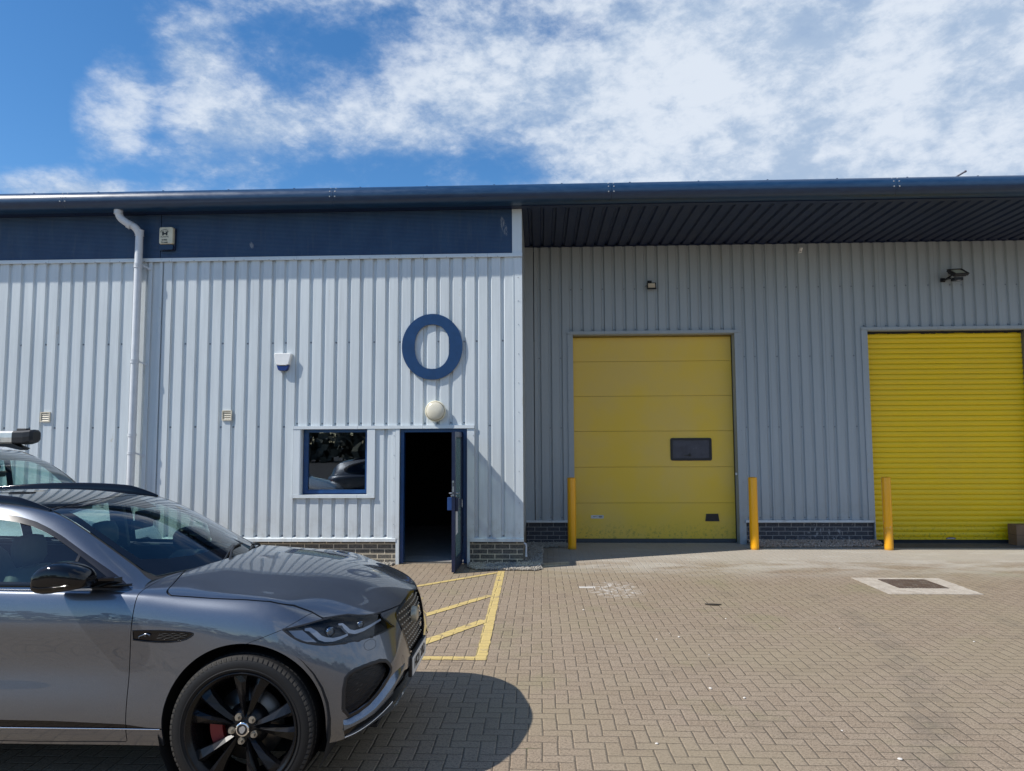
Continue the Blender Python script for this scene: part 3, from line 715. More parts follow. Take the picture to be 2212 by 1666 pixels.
# bell box
t = thing('alarm_bell_box', 'white shield shaped alarm box with blue lower lens on the pale cladding', 'alarm box', (-4.0, 0, 3.105))
def shield(pts, y0, y1, bev, mat, name, par):
    m = MB(); n = len(pts); cx = sum(p[0] for p in pts)/n; cz = sum(p[1] for p in pts)/n
    f = [(x, y0, z) for x, z in pts]; g_ = [(cx+(x-cx)*(1-bev), y1, cz+(z-cz)*(1-bev)) for x, z in pts]
    h = [(cx+(x-cx)*(1-bev*.25), y1+(y0-y1)*.18, cz+(z-cz)*(1-bev*.25)) for x, z in pts]
    m.add(f+h+g_, [(i, (i+1) % n, n+(i+1) % n, n+i) for i in range(n)]+[(n+i, n+(i+1) % n, 2*n+(i+1) % n, 2*n+i) for i in range(n)]+[list(range(2*n, 3*n)), list(range(n))], 0)
    return m.build(name, mat, par)
shield([(-.14, .12), (-.125, .135), (.125, .135), (.14, .12), (.10, -.045), (.06, -.06), (-.06, -.06), (-.10, -.045)], 0, -.075, .10, M_WHITE, 'cover', t)
shield([(-.098, -.050), (-.06, -.063), (.06, -.063), (.098, -.050), (.072, -.125), (.055, -.14), (-.055, -.14), (-.072, -.125)], 0, -.066, .08, M_BLUEP, 'lens', t)
# arundel alarm box
t = thing('alarm_box', 'cream alarm box with castle emblem and phone number on the blue band', 'alarm box', (-5.91, .008, 5.095))
m = MB(); m.prism([(x, 0, z) for x, z in rrect(-.128, .128, -.195, .185, .035)], (0, -.03, 0)); m.build('back_plate', M_NAVY, t)
m = MB(); P = rrect(-.115, .115, -.10, .178, .03)
nn = len(P); m.add([(x, -.03, z) for x, z in P]+[(x*.97, -.075, z*.98+.002) for x, z in P]+[(x*.9, -.083, z*.93+.004) for x, z in P], [(i, (i+1) % nn, nn+(i+1) % nn, nn+i) for i in range(nn)]+[(nn+i, nn+(i+1) % nn, 2*nn+(i+1) % nn, 2*nn+i) for i in range(nn)]+[list(range(2*nn, 3*nn))])
m.build('cover', M_CREAM, t)
m = MB(); m.prism([(x, -.03, z) for x, z in rrect(-.112, .112, -.185, -.103, .03)], (0, -.035, 0)); m.build('lens', plain('dark blue lens', (.006, .012, .04), .2), t)
yt = -.0845; RX = (PI/2, 0, 0)
for i, ch in enumerate('ARUNDEL'):
    a = math.radians(150-i*20); text(ch, .034, (-.02+.072*math.cos(a), yt, .062+.072*math.sin(a)), (PI/2, PI/2-a, 0), M_INK, t, 'lettering', .0006)
text('ALARMS', .036, (-.02, yt, .018), RX, M_INK, t, 'lettering', .0006)
text('01903', .036, (-.02, yt, -.033), RX, M_INK, t, 'lettering', .0006, bold=.0012)
text('716445', .036, (-.02, yt, -.075), RX, M_INK, t, 'lettering', .0006, bold=.0012)
m = MB()
for a, b, c, d in ((-.055, -.03, .04, .10), (.005, .03, .04, .10), (-.03, .005, .055, .08), (-.06, -.05, .09, .107), (-.034, -.025, .09, .107), (.0, .009, .09, .107), (.026, .035, .09, .107)): m.box(a-.005, b-.005, yt-.0006, yt+.001, c, d)
m.build('castle_emblem', M_INK, t)
# vents
for i, (x, z, lab) in enumerate(((-7.782, 2.27, 'small beige louvred vent left of the downpipe'), (-4.878, 2.277, 'small beige louvred vent left of the window, right of the downpipe'))):
    t = thing('air_vent', lab, 'vent', (x, -.001, z), 'louvred vents on the cladding')
    m = MB(); ringframe(m, rrect(-.077, .077, -.08, .08, .006), rrect(-.062, .062, -.062, .062, .003), -.022, .0); m.build('frame', M_BEIGE, t)
    for k in range(4):
        zz = -.047+k*.032; m = MB(); m.prism([(-.062, -.018, zz-.012), (-.062, -.002, zz+.014), (-.062, 0, zz+.010), (-.062, -.014, zz-.014)], (.124, 0, 0)); m.build('louvre', M_BEIGE, t)
    m = MB(); m.box(-.064, .064, -.001, 0, -.064, .064); m.build('backing', plain('vent dark', (.16, .14, .10), .7), t)
# small floodlight
M_LED = plain('pale led face', (.75, .62, .45), .25)
t = thing('floodlight', 'small black square floodlight above the faded yellow goods door', 'floodlight', (2.062, R-.01, 4.71), 'black floodlights under the soffit')
m = MB(); m.prism([(-.082, -.13, -.065), (-.082, -.10, .05), (-.082, -.072, .045), (-.082, -.098, -.075)], (.164, 0, 0)); m.build('housing', M_DARK, t)
m = MB(); m.prism([(-.064, -.1325, -.050), (-.064, -.1045, .036), (-.064, -.1035, .036), (-.064, -.131, -.050)], (.128, 0, 0)); m.build('lamp_face', M_LED, t)
m = MB(); m.tube([(-.02, .01, .085), (-.02, -.05, .085), (0, -.08, .04)], .012, 8); m.box(-.06, .02, -.004, .01, .06, .11); m.tube([(-.085, -.09, -.01), (-.095, -.06, .0), (-.095, 0, .0)], .006, 6); m.build('bracket', M_DARK, t)
# large floodlight with sensor
t = thing('floodlight', 'larger black tilted floodlight with sensor below it, above the roller shutter', 'floodlight', (7.37, R-.01, 4.80), 'black floodlights under the soffit')
hd = thing('head', '', 'x', (.14, -.22, .045), rot=(math.radians(-52), math.radians(-6), math.radians(18))); del hd['category'], hd['label']; hd.parent = t
m = MB(); m.box(-.16, .16, -.022, .022, -.10, .10, bev=.008)
for k in range(9): m.box(-.13+k*.032, -.122+k*.032, .022, .045, -.08, .08)
m.build('housing', M_DARK, hd)
m = MB(); m.box(-.105, .105, -.0245, -.0215, -.062, .065); m.build('lamp_face', plain('pale lamp glass', (.62, .60, .45), .2), hd)
m = MB(); m.box(-.17, .17, -.027, -.020, -.10, -.084); m.box(-.17, .17, -.027, -.020, .084, .10); m.box(-.17, -.145, -.027, -.020, -.084, .084); m.box(.145, .17, -.027, -.020, -.084, .084); m.build('bezel', M_DARK, hd)
m = MB(); m.tube([(-.01, 0, -.05), (.0, -.08, -.045), (.05, -.18, .0)], .014, 8); m.box(-.05, .03, -.012, .01, -.08, -.01); m.box(-.02, .03, -.2, -.02, -.06, -.04); m.build('bracket', M_DARK, t)
m = MB(); m.box(.03, .19, -.30, -.18, -.11, -.055, bev=.008); m.build('sensor_body', M_DARK, t)
m = MB(); m.box(.09, .15, -.302, -.24, -.113, -.107, bev=.002); m.build('sensor_lens', plain('grey lens', (.4, .4, .42), .3), t)
# pir sensor
t = thing('motion_sensor', 'tiny white barrel sensor high on the grey cladding just under the soffit', 'sensor', (4.81, R, 5.335))
m = MB(); m.cyl((-.02, 0, -.03), (-.01, -.05, -.02), .012, n=10); m.cyl((.0, -.085, .045), (-.012, -.05, -.035), .030, .030, 16, caps=True); m.lathe((.0, -.085, .045), (.012, -.035, .08), [(0, .03), (.006, .027), (.01, .015), (.011, .001)], 16); m.build('body', M_WHITE, t)
m = MB(); m.cyl((-.012, -.078, -.025), (-.013, -.083, -.03), .014, n=10); m.build('lens', M_DARK, t)
# rod over the gutter
t = thing('metal_rod', 'thin dark rod sticking up over the gutter at the right', 'rod', (6.64, .45, 6.0))
m = MB(); m.tube([(-.5, .3, -.16), (0, .05, .02), (.165, -.02, .115)], .014, 10); m.lathe((.165, -.02, .115), (.5, -.2, .28), [(0, .014), (.004, .019), (.02, .019), (.026, .012), (.028, .001)], 10); m.build('rod_body', plain('dark weathered rod', (.10, .09, .11), .5), t)

# ================================================================ yard furniture
bl = [(.531, 1.60, 'plain yellow steel bollard at the left edge of the faded goods door', .073), (3.636, 1.58, 'plain yellow steel bollard between the two goods doors, standing by the faded door', .073), (5.868, 1.545, 'yellow steel bollard with scuffed lower half in front of the roller shutter', .073)]
def boll_mat(scuff):
    t = NT('bollard yellow scuffed' if scuff else 'bollard yellow'); p = t.pos(); z = t.xyz(p)[2]
    c = t.mix(t.noise(5, 4, .6, p), (.98, .42, .004), (1., .47, .006))
    g = t.math('MULTIPLY', t.mr(z, .42, .34) if scuff else t.mr(z, .10, .0), .55 if scuff else .4); c = t.mix(g, c, (.62, .30, .03))
    s = t.math('MULTIPLY', t.mr(t.noise(28, 4, .7, p), .60, .66), t.math('MULTIPLY', t.mr(z, .2, .34), t.mr(z, .56, .4)))
    c = t.mix(t.math('MULTIPLY', s, .7 if scuff else .0), c, (.7, .6, .5))
    d = t.mr(z, .05, .0); c = t.mix(t.math('MULTIPLY', d, .5), c, (.12, .08, .03))
    t.set(col=c, rough=.3, spec=.5); return t.m
MBL = [boll_mat(0), boll_mat(1)]
m = MB(); m.lathe((0, 0, 0), (0, 0, 1), [(0, .073), (1.205, .073), (1.214, .071)], 40); post = m.build('post', MBL[0])
m = MB(); m.lathe((0, 0, 0), (0, 0, 1), [(1.2135, .0745)]+[(1.2135+.016*math.sin(PI/2*i/6), .0745*math.cos(PI/2*i/6)+.0001) for i in range(7)], 40); cap = m.build('cap', MBL[0])
for i, (x, y, lab, r) in enumerate(bl):
    t = thing('bollard', lab, 'bollard', (x, y, 0), 'yellow bollards guarding the goods doors')
    p, c = (post, cap) if i == 0 else (post.copy(), cap.copy())
    if i == 2:
        p.data = post.data.copy(); p.data.materials[0] = MBL[1]
    if i: COL.objects.link(p); COL.objects.link(c)
    p.parent = t; c.parent = t
# inspection cover
t = thing('manhole_cover', 'square brown iron manhole cover set in a pale concrete surround in the block paving', 'manhole cover', (4.72, -1.57, 0))
def conc():
    t_ = NT('pale concrete collar'); p = t_.pos(); f = t_.noise(7, 6, .7, p)
    c = t_.mix(t_.mr(f, .3, .7), (.36, .31, .25), (.50, .45, .38)); cr = t_.n('ShaderNodeTexVoronoi', feature='DISTANCE_TO_EDGE'); cr.inputs['Scale'].default_value = 3.1
    w = t_.n('ShaderNodeVectorMath', operation='ADD'); t_.l(p, w.inputs[0]); t_.l(t_.noise(4, 4, .7, p, out=1), w.inputs[1]); t_.l(w.outputs[0], cr.inputs['Vector'])
    c = t_.mix(t_.math('MULTIPLY', t_.mr(cr.outputs[0], .012, .0), .7), c, (.12, .10, .08))
    c = t_.mix(t_.math('MULTIPLY', t_.mr(t_.noise(150, 2, .7, p), .58, .7), .4), c, (.2, .17, .13))
    t_.set(col=c, rough=.85, normal=t_.bump(t_.math('ADD', f, t_.noise(120, 3, .6, p)), .5, .006)); return t_.m
m = MB(); O_ = [(4.154, -1.039), (5.292, -1.055), (5.269, -2.098), (4.164, -2.088)]; I_ = [(4.452, -1.155), (5.040, -1.160), (5.062, -1.755), (4.456, -1.750)]
def sub(P, k=14):
    q = []
    for i in range(4):
        a, b = P[i], P[(i+1) % 4]
        for j in range(k): u = j/k; q.append((a[0]+(b[0]-a[0])*u+(random.uniform(-.006, .006) if j else 0), a[1]+(b[1]-a[1])*u+(random.uniform(-.006, .006) if j else 0)))
    return q
O2, I2 = sub(O_), sub(I_); n = len(O2); ox, oy = 4.72, -1.57
m.add([(x-ox, y-oy, .006) for x, y in O2]+[(x-ox, y-oy, .006) for x, y in I2]+[(x-ox, y-oy, -.02) for x, y in O2], [(i, (i+1) % n, n+(i+1) % n, n+i) for i in range(n)]+[(i, (i+1) % n, 2*n+(i+1) % n, 2*n+i) for i in range(n)])
m.build('concrete_surround', conc(), t)
def iron():
    t_ = NT('chequered brown iron'); p = t_.pos(); q = t_.xyz(p); a = t_.math('SINE', t_.math('MULTIPLY', t_.math('ADD', q[0], q[1]), 150.)); b = t_.math('SINE', t_.math('MULTIPLY', t_.math('SUBTRACT', q[0], q[1]), 150.))
    h = t_.math('MAXIMUM', a, b); f = t_.noise(8, 5, .7, p)
    c = t_.mix(t_.mr(h, .2, .9), (.05, .035, .028), t_.mix(t_.mr(f, .4, .7), (.17, .11, .09), (.30, .25, .21)))
    t_.set(col=c, rough=.55, metal=.3, normal=t_.bump(h, .9, .004)); return t_.m
M_IRON = iron()
m = MB(); n = len(I2); m.add([(x-ox, y-oy, .0045) for x, y in I_], [(0, 1, 2, 3)]); m.build('iron_frame', plain('rusty dark frame', (.05, .035, .028), .6), t)
m = MB(); P = rrect(-.275, .335, -.175, .405, .03); m.add([(x, z, .009) for x, z in P]+[(x, z, .004) for x, z in P], [list(range(len(P)))]+[(i, (i+1) % len(P), len(P)+(i+1) % len(P), len(P)+i) for i in range(len(P))]); m.build('iron_cover', M_IRON, t)
# cardboard box
t = thing('cardboard_box', 'brown cardboard box standing by the shutter at the right edge', 'box', (8.50, 2.05, .0))
m = MB(); m.box(-.21, .21, -.02, .22, .0, .36, 0, .004); m.build('carton', plain('brown card', (.20, .12, .065), .8, var=.1), t)
m = MB(); m.box(-.212, .212, -.0225, -.019, .182, .188); m.box(-.2125, -.2095, -.02, .22, .182, .188); m.build('seam', plain('dark card seam', (.07, .04, .025), .8), t)
# gravel strips
def stone_mat(name, a, b):
    t_ = NT(name); p = t_.pos(); v = t_.n('ShaderNodeTexVoronoi'); v.inputs['Scale'].default_value = 42; t_.l(p, v.inputs['Vector'])
    s = t_.xyz(v.outputs['Color']); c = t_.mix(s[0], a, b); c = t_.mix(t_.math('MULTIPLY', s[1], .4), c, (.42, .38, .33)); t_.set(col=c, rough=.8); return t_.m
def gravel(regs, count, mat, base=True):
    m = MB(); phi = (1+5**.5)/2
    ico = [Vector(v).normalized() for v in ((-1,phi,0),(1,phi,0),(-1,-phi,0),(1,-phi,0),(0,-1,phi),(0,1,phi),(0,-1,-phi),(0,1,-phi),(phi,0,-1),(phi,0,1),(-phi,0,-1),(-phi,0,1))]
    fc = [(0,11,5),(0,5,1),(0,1,7),(0,7,10),(0,10,11),(1,5,9),(5,11,4),(11,10,2),(10,7,6),(7,1,8),(3,9,4),(3,4,2),(3,2,6),(3,6,8),(3,8,9),(4,9,5),(2,4,11),(6,2,10),(8,6,7),(9,8,1)]
    for (poly, cnt) in regs:
        xs_ = [p[0] for p in poly]; ys_ = [p[1] for p in poly]; k = 0
        def inside(x, y):
            c = False; n = len(poly)
            for i in range(n):
                (xa, ya), (xb, yb) = poly[i], poly[(i+1) % n]
                if (ya > y) != (yb > y) and x < (xb-xa)*(y-ya)/(yb-ya)+xa: c = not c
            return c
        m.add([(x, y, .012) for x, y in poly], [list(range(len(poly)))])
        while k < cnt:
            x = random.uniform(min(xs_), max(xs_)); y = random.uniform(min(ys_), max(ys_))
            if not inside(x+random.gauss(0, .012), y+random.gauss(0, .012)): continue
            s = random.uniform(.008, .019); rot = Matrix.Rotation(random.uniform(0, 6.28), 3, 'Z') @ Matrix.Rotation(random.uniform(0, 3), 3, 'X'); sc = Vector((random.uniform(.7, 1.3), random.uniform(.6, 1.1), random.uniform(.5, .9)))
            z = random.uniform(.008, .032)+(.05*max(0., min(1., (y-1.85)/.3)) if y > 1.8 and x > 3 else 0.)
            m.add([rot @ Vector((v.x*sc.x, v.y*sc.y, v.z*sc.z))*s*random.uniform(.85, 1.15)+Vector((x, y, z)) for v in ico], fc); k += 1
    return m.build('gravel', mat, fix=False)
o = gravel([([(-1.09, .03), (-1.09, -.28), (-.95, -.52), (-.1, -.56), (.0, -.45), (.02, 1.72), (.46, 1.80), (.47, 2.26), (-.27, 2.26), (-.27, .03)], 5200)], 0, stone_mat('grey beige gravel', (.20, .18, .15), (.42, .39, .33)))
kind(o, 'stuff'); 
o = gravel([([(3.74, 1.80), (5.72, 1.84), (5.97, 2.0), (5.97, 2.26), (3.69, 2.26), (3.69, 2.05)], 2600)], 0, stone_mat('brown gravel', (.30, .19, .12), (.68, .52, .40)))
kind(o, 'stuff')
o = gravel([([(-2.9, .03), (-2.9, -.16), (-2.23, -.16), (-2.23, .03)], 420)], 0, bpy.data.materials['grey beige gravel'])
kind(o, 'stuff')
# asphalt apron under the shutter
m = MB(); m.box(5.98, 15, 1.78, R+.2, -.02, .006); kind(m.build('shutter_apron', plain('dark asphalt apron', (.085, .08, .075), .85, var=.25, bump=.4)))

# twig and pebbles on the paving
m = MB(); m.tube([(1.84, -2.70, .010), (1.90, -2.735, .014), (1.97, -2.74, .012), (2.02, -2.72, .01)], [.007, .011, .010, .004], 7); tag(m.build('twig', plain('dark twig', (.05, .04, .03), .8)), 'short dark curved twig lying on the block paving in front of the goods door', 'twig')
peb = [(3.437, -1.014),(1.286, -4.091),(1.066, -4.175),(1.437, -4.661),(1.248, -5.526),(0.692, -6.536),(1.896, -6.301),(2.055, -6.718),(1.444, -5.723),(1.906, -3.361),(1.225, -3.953),(0.455, -2.997),(3.94, -4.19),(2.917, -3.73)]
mp_ = plain('white pebble', (.62, .58, .52), .7); base_p = None
for i, (x, y) in enumerate(peb):
    if base_p is None:
        bmp = bmesh.new(); bmesh.ops.create_icosphere(bmp, subdivisions=2, radius=.012)
        for v in bmp.verts: v.co = Vector((v.co.x*1.25, v.co.y, v.co.z*.6))*random.uniform(.93, 1.07)
        me = bpy.data.meshes.new('pebble'); bmp.to_mesh(me); bmp.free(); me.materials.append(mp_); base_p = bpy.data.objects.new('pebble', me); o = base_p
    else: o = base_p.copy()
    COL.objects.link(o); k = .45+.6*((i*37) % 10)/10; o.scale = (k, k, k); o.location = (x, y, .006*k); o.rotation_euler = (0, 0, i*1.3)
    tag(o, 'tiny pale pebble lying loose on the block paving', 'pebble', 'pale pebbles scattered on the paving')

# ---- across the yard, behind the viewer: access road and a far line of trees
m = MB(); m.add([(-400, -400, .005), (400, -400, .005), (400, -24, .005), (-400, -24, .005)], [(0, 1, 2, 3)])
kind(m.build('road', plain('grey asphalt', (.055, .055, .057), .9, var=.2)))
rs_ = random.getstate(); random.seed(21); m = MB(); V_ = []; F2_ = []
for k in range(9000):
    x = random.uniform(-110, 110); h = 5.5+2.2*math.sin(x*.13)+1.6*math.sin(x*.41+1)+1.1*math.sin(x*.9)
    u = random.random(); z = .2+h*u; y = -62+random.gauss(0, 2.2)*(1.15-u*.7); s = random.uniform(.35, .9)
    a = Vector((random.gauss(0, 1), random.gauss(0, 1), random.gauss(0, 1))).normalized(); b = a.orthogonal().normalized()*s; c = a.cross(b)
    p = Vector((x, y, z)); i = len(V_); V_ += [p-b, p+c*.7, p+b, p-c*.7]; F2_.append((i, i+1, i+2, i+3))
m.add(V_, F2_); kind(m.build('distant_trees', plain('dark green foliage', (.13, .145, .125), .9, var=.4, scale=.6), fix=False), 'stuff'); random.setstate(rs_)

# ================================================================ grey car (local: x forward, -y towards the camera side, z up)
CAR0 = (-1.535, -6.43, 0)
def metal_paint(name, col, rough=.36):
    t = NT(name); p = t.n('ShaderNodeTexCoord').outputs['Object']
    fl = t.noise(900, 1, .5, p)
    c = t.mix(t.mr(fl, .35, .65), tuple(v*.82 for v in col), tuple(min(1, v*1.2) for v in col))
    dust = t.mr(t.noise(3.2, 6, .7, p), .45, .8)
    t.set(col=c, metal=.80, rough=t.math('ADD', rough, t.math('MULTIPLY', dust, .08)), coat=1., coatr=.008, normal=t.bump(t.noise(9, 2, .5, p), .008, .01)); t.b.inputs['Coat IOR'].default_value = 1.75; return t.m
M_PAINT = metal_paint('grey metallic paint', (.118, .132, .158), .36)
M_GLOSS = plain('piano black', (.004, .004, .005), .06, var=.05, spec=.45)
M_TYRE = plain('tyre rubber', (.0085, .0085, .009), .62, bump=.1, var=.15, spec=.3)
M_CHROME = plain('chrome', (.75, .76, .78), .08, 1., var=.02)
M_DCHROME = plain('dark chrome', (.25, .27, .30), .12, 1., var=.02)
M_SHADOW = plain('underbody black', (.006, .006, .007), .8)
M_CGLASS = glass('tinted car glass', (.62, .78, .73), 1.3)
M_CGLASS2 = glass('side car glass', (.55, .68, .64), 1.5)
M_RGLASS = plain('dark roof glass', (.006, .008, .011), .02, var=.05, spec=.7)
M_RIM = plain('black gloss alloy', (.006, .006, .007), .28, var=.1, coat=.10, coatr=.06, spec=.25)
M_SEAT = plain('grey leather', (.10, .12, .12), .6)
M_DASH = plain('dark dashboard', (.018, .022, .028), .6)
M_WHEELARCH = plain('arch liner', (.008, .008, .008), .9)

def surf_from_cage(verts, faces, creases, level, mirror=True, iters=2):
    """Catmull-Clark surface whose limit passes through the given points (w>=0 half, mirrored)."""
    n = len(verts); T = [Vector(v) for v in verts]; P = [v.copy() for v in T]
    def full(P):
        vs = [p[:] for p in P]; mp_ = {}
        for i, p in enumerate(P):
            if abs(T[i][1]) < 1e-6: mp_[i] = i
            else: mp_[i] = len(vs); vs.append((p[0], -p[1], p[2]))
        fs = [list(f) for f in faces]+[[mp_[i] for i in reversed(f)] for f in faces]
        return vs, fs, mp_
    def evaluate(P, lev):
        vs, fs, mp_ = full(P); me = bpy.data.meshes.new('tmp'); me.from_pydata(vs, [], fs)
        cr = {}
        for (a, b), c in creases.items(): cr[frozenset((a, b))] = c; cr[frozenset((mp_[a], mp_[b]))] = c
        at = me.attributes.new('crease_edge', 'FLOAT', 'EDGE')
        for e in me.edges: at.data[e.index].value = cr.get(frozenset(e.vertices), 0.)
        o = bpy.data.objects.new('tmp', me); COL.objects.link(o)
        md = o.modifiers.new('s', 'SUBSURF'); md.levels = lev; md.render_levels = lev; md.boundary_smooth = 'PRESERVE_CORNERS'
        dg = bpy.context.evaluated_depsgraph_get(); dg.update(); r = bpy.data.meshes.new_from_object(o.evaluated_get(dg))
        bpy.data.objects.remove(o); bpy.data.meshes.remove(me); return r
    for _ in range(iters):
        r = evaluate(P, 1)
        for i in range(n):
            d = T[i]-r.vertices[i].co; P[i] += d*.8
            if abs(T[i][1]) < 1e-6: P[i][1] = 0
        bpy.data.meshes.remove(r)
    return evaluate(P, level)

def sd_poly(P):
    """signed distance (negative inside) to closed 2d polygon"""
    n = len(P)
    def f(x, y):
        d = 1e9; ins = False
        for i in range(n):
            ax, ay = P[i]; bx, by = P[(i+1) % n]; ex, ey = bx-ax, by-ay
            t = ((x-ax)*ex+(y-ay)*ey)/(ex*ex+ey*ey+1e-12); t = 0 if t < 0 else 1 if t > 1 else t
            q = (x-ax-ex*t)**2+(y-ay-ey*t)**2
            if q < d: d = q
            if (ay > y) != (by > y) and x < ex*(y-ay)/(by-ay)+ax: ins = not ins
        d = math.sqrt(d); return -d if ins else d
    return f
def smooth_poly(P, k=2, sharp=()):
    for _ in range(k):
        Q = []; n = len(P); S2 = set()
        for i in range(n):
            a, b = P[i], P[(i+1) % n]
            if i in sharp: S2.add(len(Q)); Q.append(a)
            else: Q.append((a[0]*.75+b[0]*.25, a[1]*.75+b[1]*.25)) if i not in sharp else None
            if (i+1) % n not in sharp: Q.append((a[0]*.25+b[0]*.75, a[1]*.25+b[1]*.75))
        # keep start corners
        P, sharp = Q, S2
    return P
def cut(bm, f, dom=None, lab=None):
    """split the faces of bm along f(co)=0; f negative inside"""
    val = {}; act = [fc for fc in bm.faces if (dom is None or dom(fc.calc_center_median()))]
    vs = set(v for fc in act for v in fc.verts)
    for v in vs:
        q = f(v.co); val[v] = q if abs(q) > 1e-7 else 1e-7
    fset = set(act); es = set(e for fc in act for e in fc.edges); new = set()
    for e in list(es):
        a, b = e.verts
        if val[a]*val[b] < 0:
            t = val[a]/(val[a]-val[b])
            t = min(.995, max(.005, t))
            ne, nv = bmesh.utils.edge_split(e, a, t); val[nv] = 0.; new.add(nv)
    for fc in act:
        nn = [v for v in fc.verts if v in new]
        if len(nn) == 2:
            try: bmesh.utils.face_split(fc, nn[0], nn[1])
            except Exception: pass
        elif len(nn) > 2:
            bmesh.ops.connect_verts(bm, verts=nn)
def panel_name_layer(bm): return bm.faces.layers.int.get('lab') or bm.faces.layers.int.new('lab')
NRM = 'nrm'
def bm_from(me):
    bm = bmesh.new(); bm.from_mesh(me); ln = bm.verts.layers.float_vector.new(NRM)
    bm.normal_update()
    for v in bm.verts: v[ln] = v.normal
    return bm
def extract(bm, faces, name, mats, parent, mirror=True, shell=0., join=True, offset=0., mi=0):
    """make an object (or a near and a far one) from the given faces; custom normals come from the uncut surface"""
    ln = bm.verts.layers.float_vector[NRM]
    idx = {}; vs = []; ns = []; fs = []
    for fc in faces:
        q = []
        for v in fc.verts:
            if v not in idx:
                idx[v] = len(vs); nn = Vector(v[ln]); nn = nn.normalized() if nn.length > 1e-6 else v.normal
                vs.append(v.co+nn*offset); ns.append(nn)
            q.append(idx[v])
        fs.append(q)
    if not vs: return []
    def mk(sgn, both):
        V = [Vector((v.x, -v.y*sgn, v.z)) for v in vs]; NN = [Vector((n_.x, -n_.y*sgn, n_.z)) for n_ in ns]
        FF = [list(q) if sgn < 0 else list(reversed(q)) for q in fs]; o0 = len(V)
        if both:
            mpx = {}
            for i, v in enumerate(vs):
                if abs(v.y) < 1e-5: mpx[i] = i
                else: mpx[i] = len(V); V.append(Vector((v.x, v.y, v.z))); NN.append(Vector((ns[i].x, ns[i].y, ns[i].z)))
            FF += [[mpx[i] for i in q] for q in fs]
        # rolled edge: boundary loops get a short flange inwards
        if shell:
            cnt = {}
            for q in FF:
                for a, b in zip(q, q[1:]+q[:1]): cnt[(a, b)] = cnt.get((a, b), 0)+1
            bd = [(a, b) for (a, b) in cnt if (b, a) not in cnt]; m2 = {}
            for a, b in bd:
                for i in (a, b):
                    if i not in m2:
                        m2[i] = (len(V), len(V)+1); V.append(V[i].copy()); NN.append(NN[i].copy()); V.append(V[i]-NN[i]*shell); NN.append(NN[i].copy())
            nflat = len(FF)
            for a, b in bd: FF.append([m2[b][0], m2[a][0], m2[a][1], m2[b][1]])
        else: nflat = len(FF)
        me = bpy.data.meshes.new(name); me.from_pydata([v[:] for v in V], [], FF)
        for m_ in (mats if isinstance(mats, (list, tuple)) else [mats]): me.materials.append(m_)
        me.polygons.foreach_set('use_smooth', [True]*len(FF)); me.update()
        LN = []
        for p in me.polygons:
            for li in p.loop_indices:
                LN.append(NN[me.loops[li].vertex_index][:] if p.index < nflat else (0, 0, 0))
        me.normals_split_custom_set(LN)
        ob = bpy.data.objects.new(name, me); COL.objects.link(ob); ob.parent = parent; return ob
    if mirror == 'both': return [mk(1, True)]
    r = [mk(1, False)]
    if mirror: r.append(mk(-1, False))
    return r

car = thing('parked_car', 'grey metallic estate style car with black wheels and grille in the left foreground', 'car', CAR0)

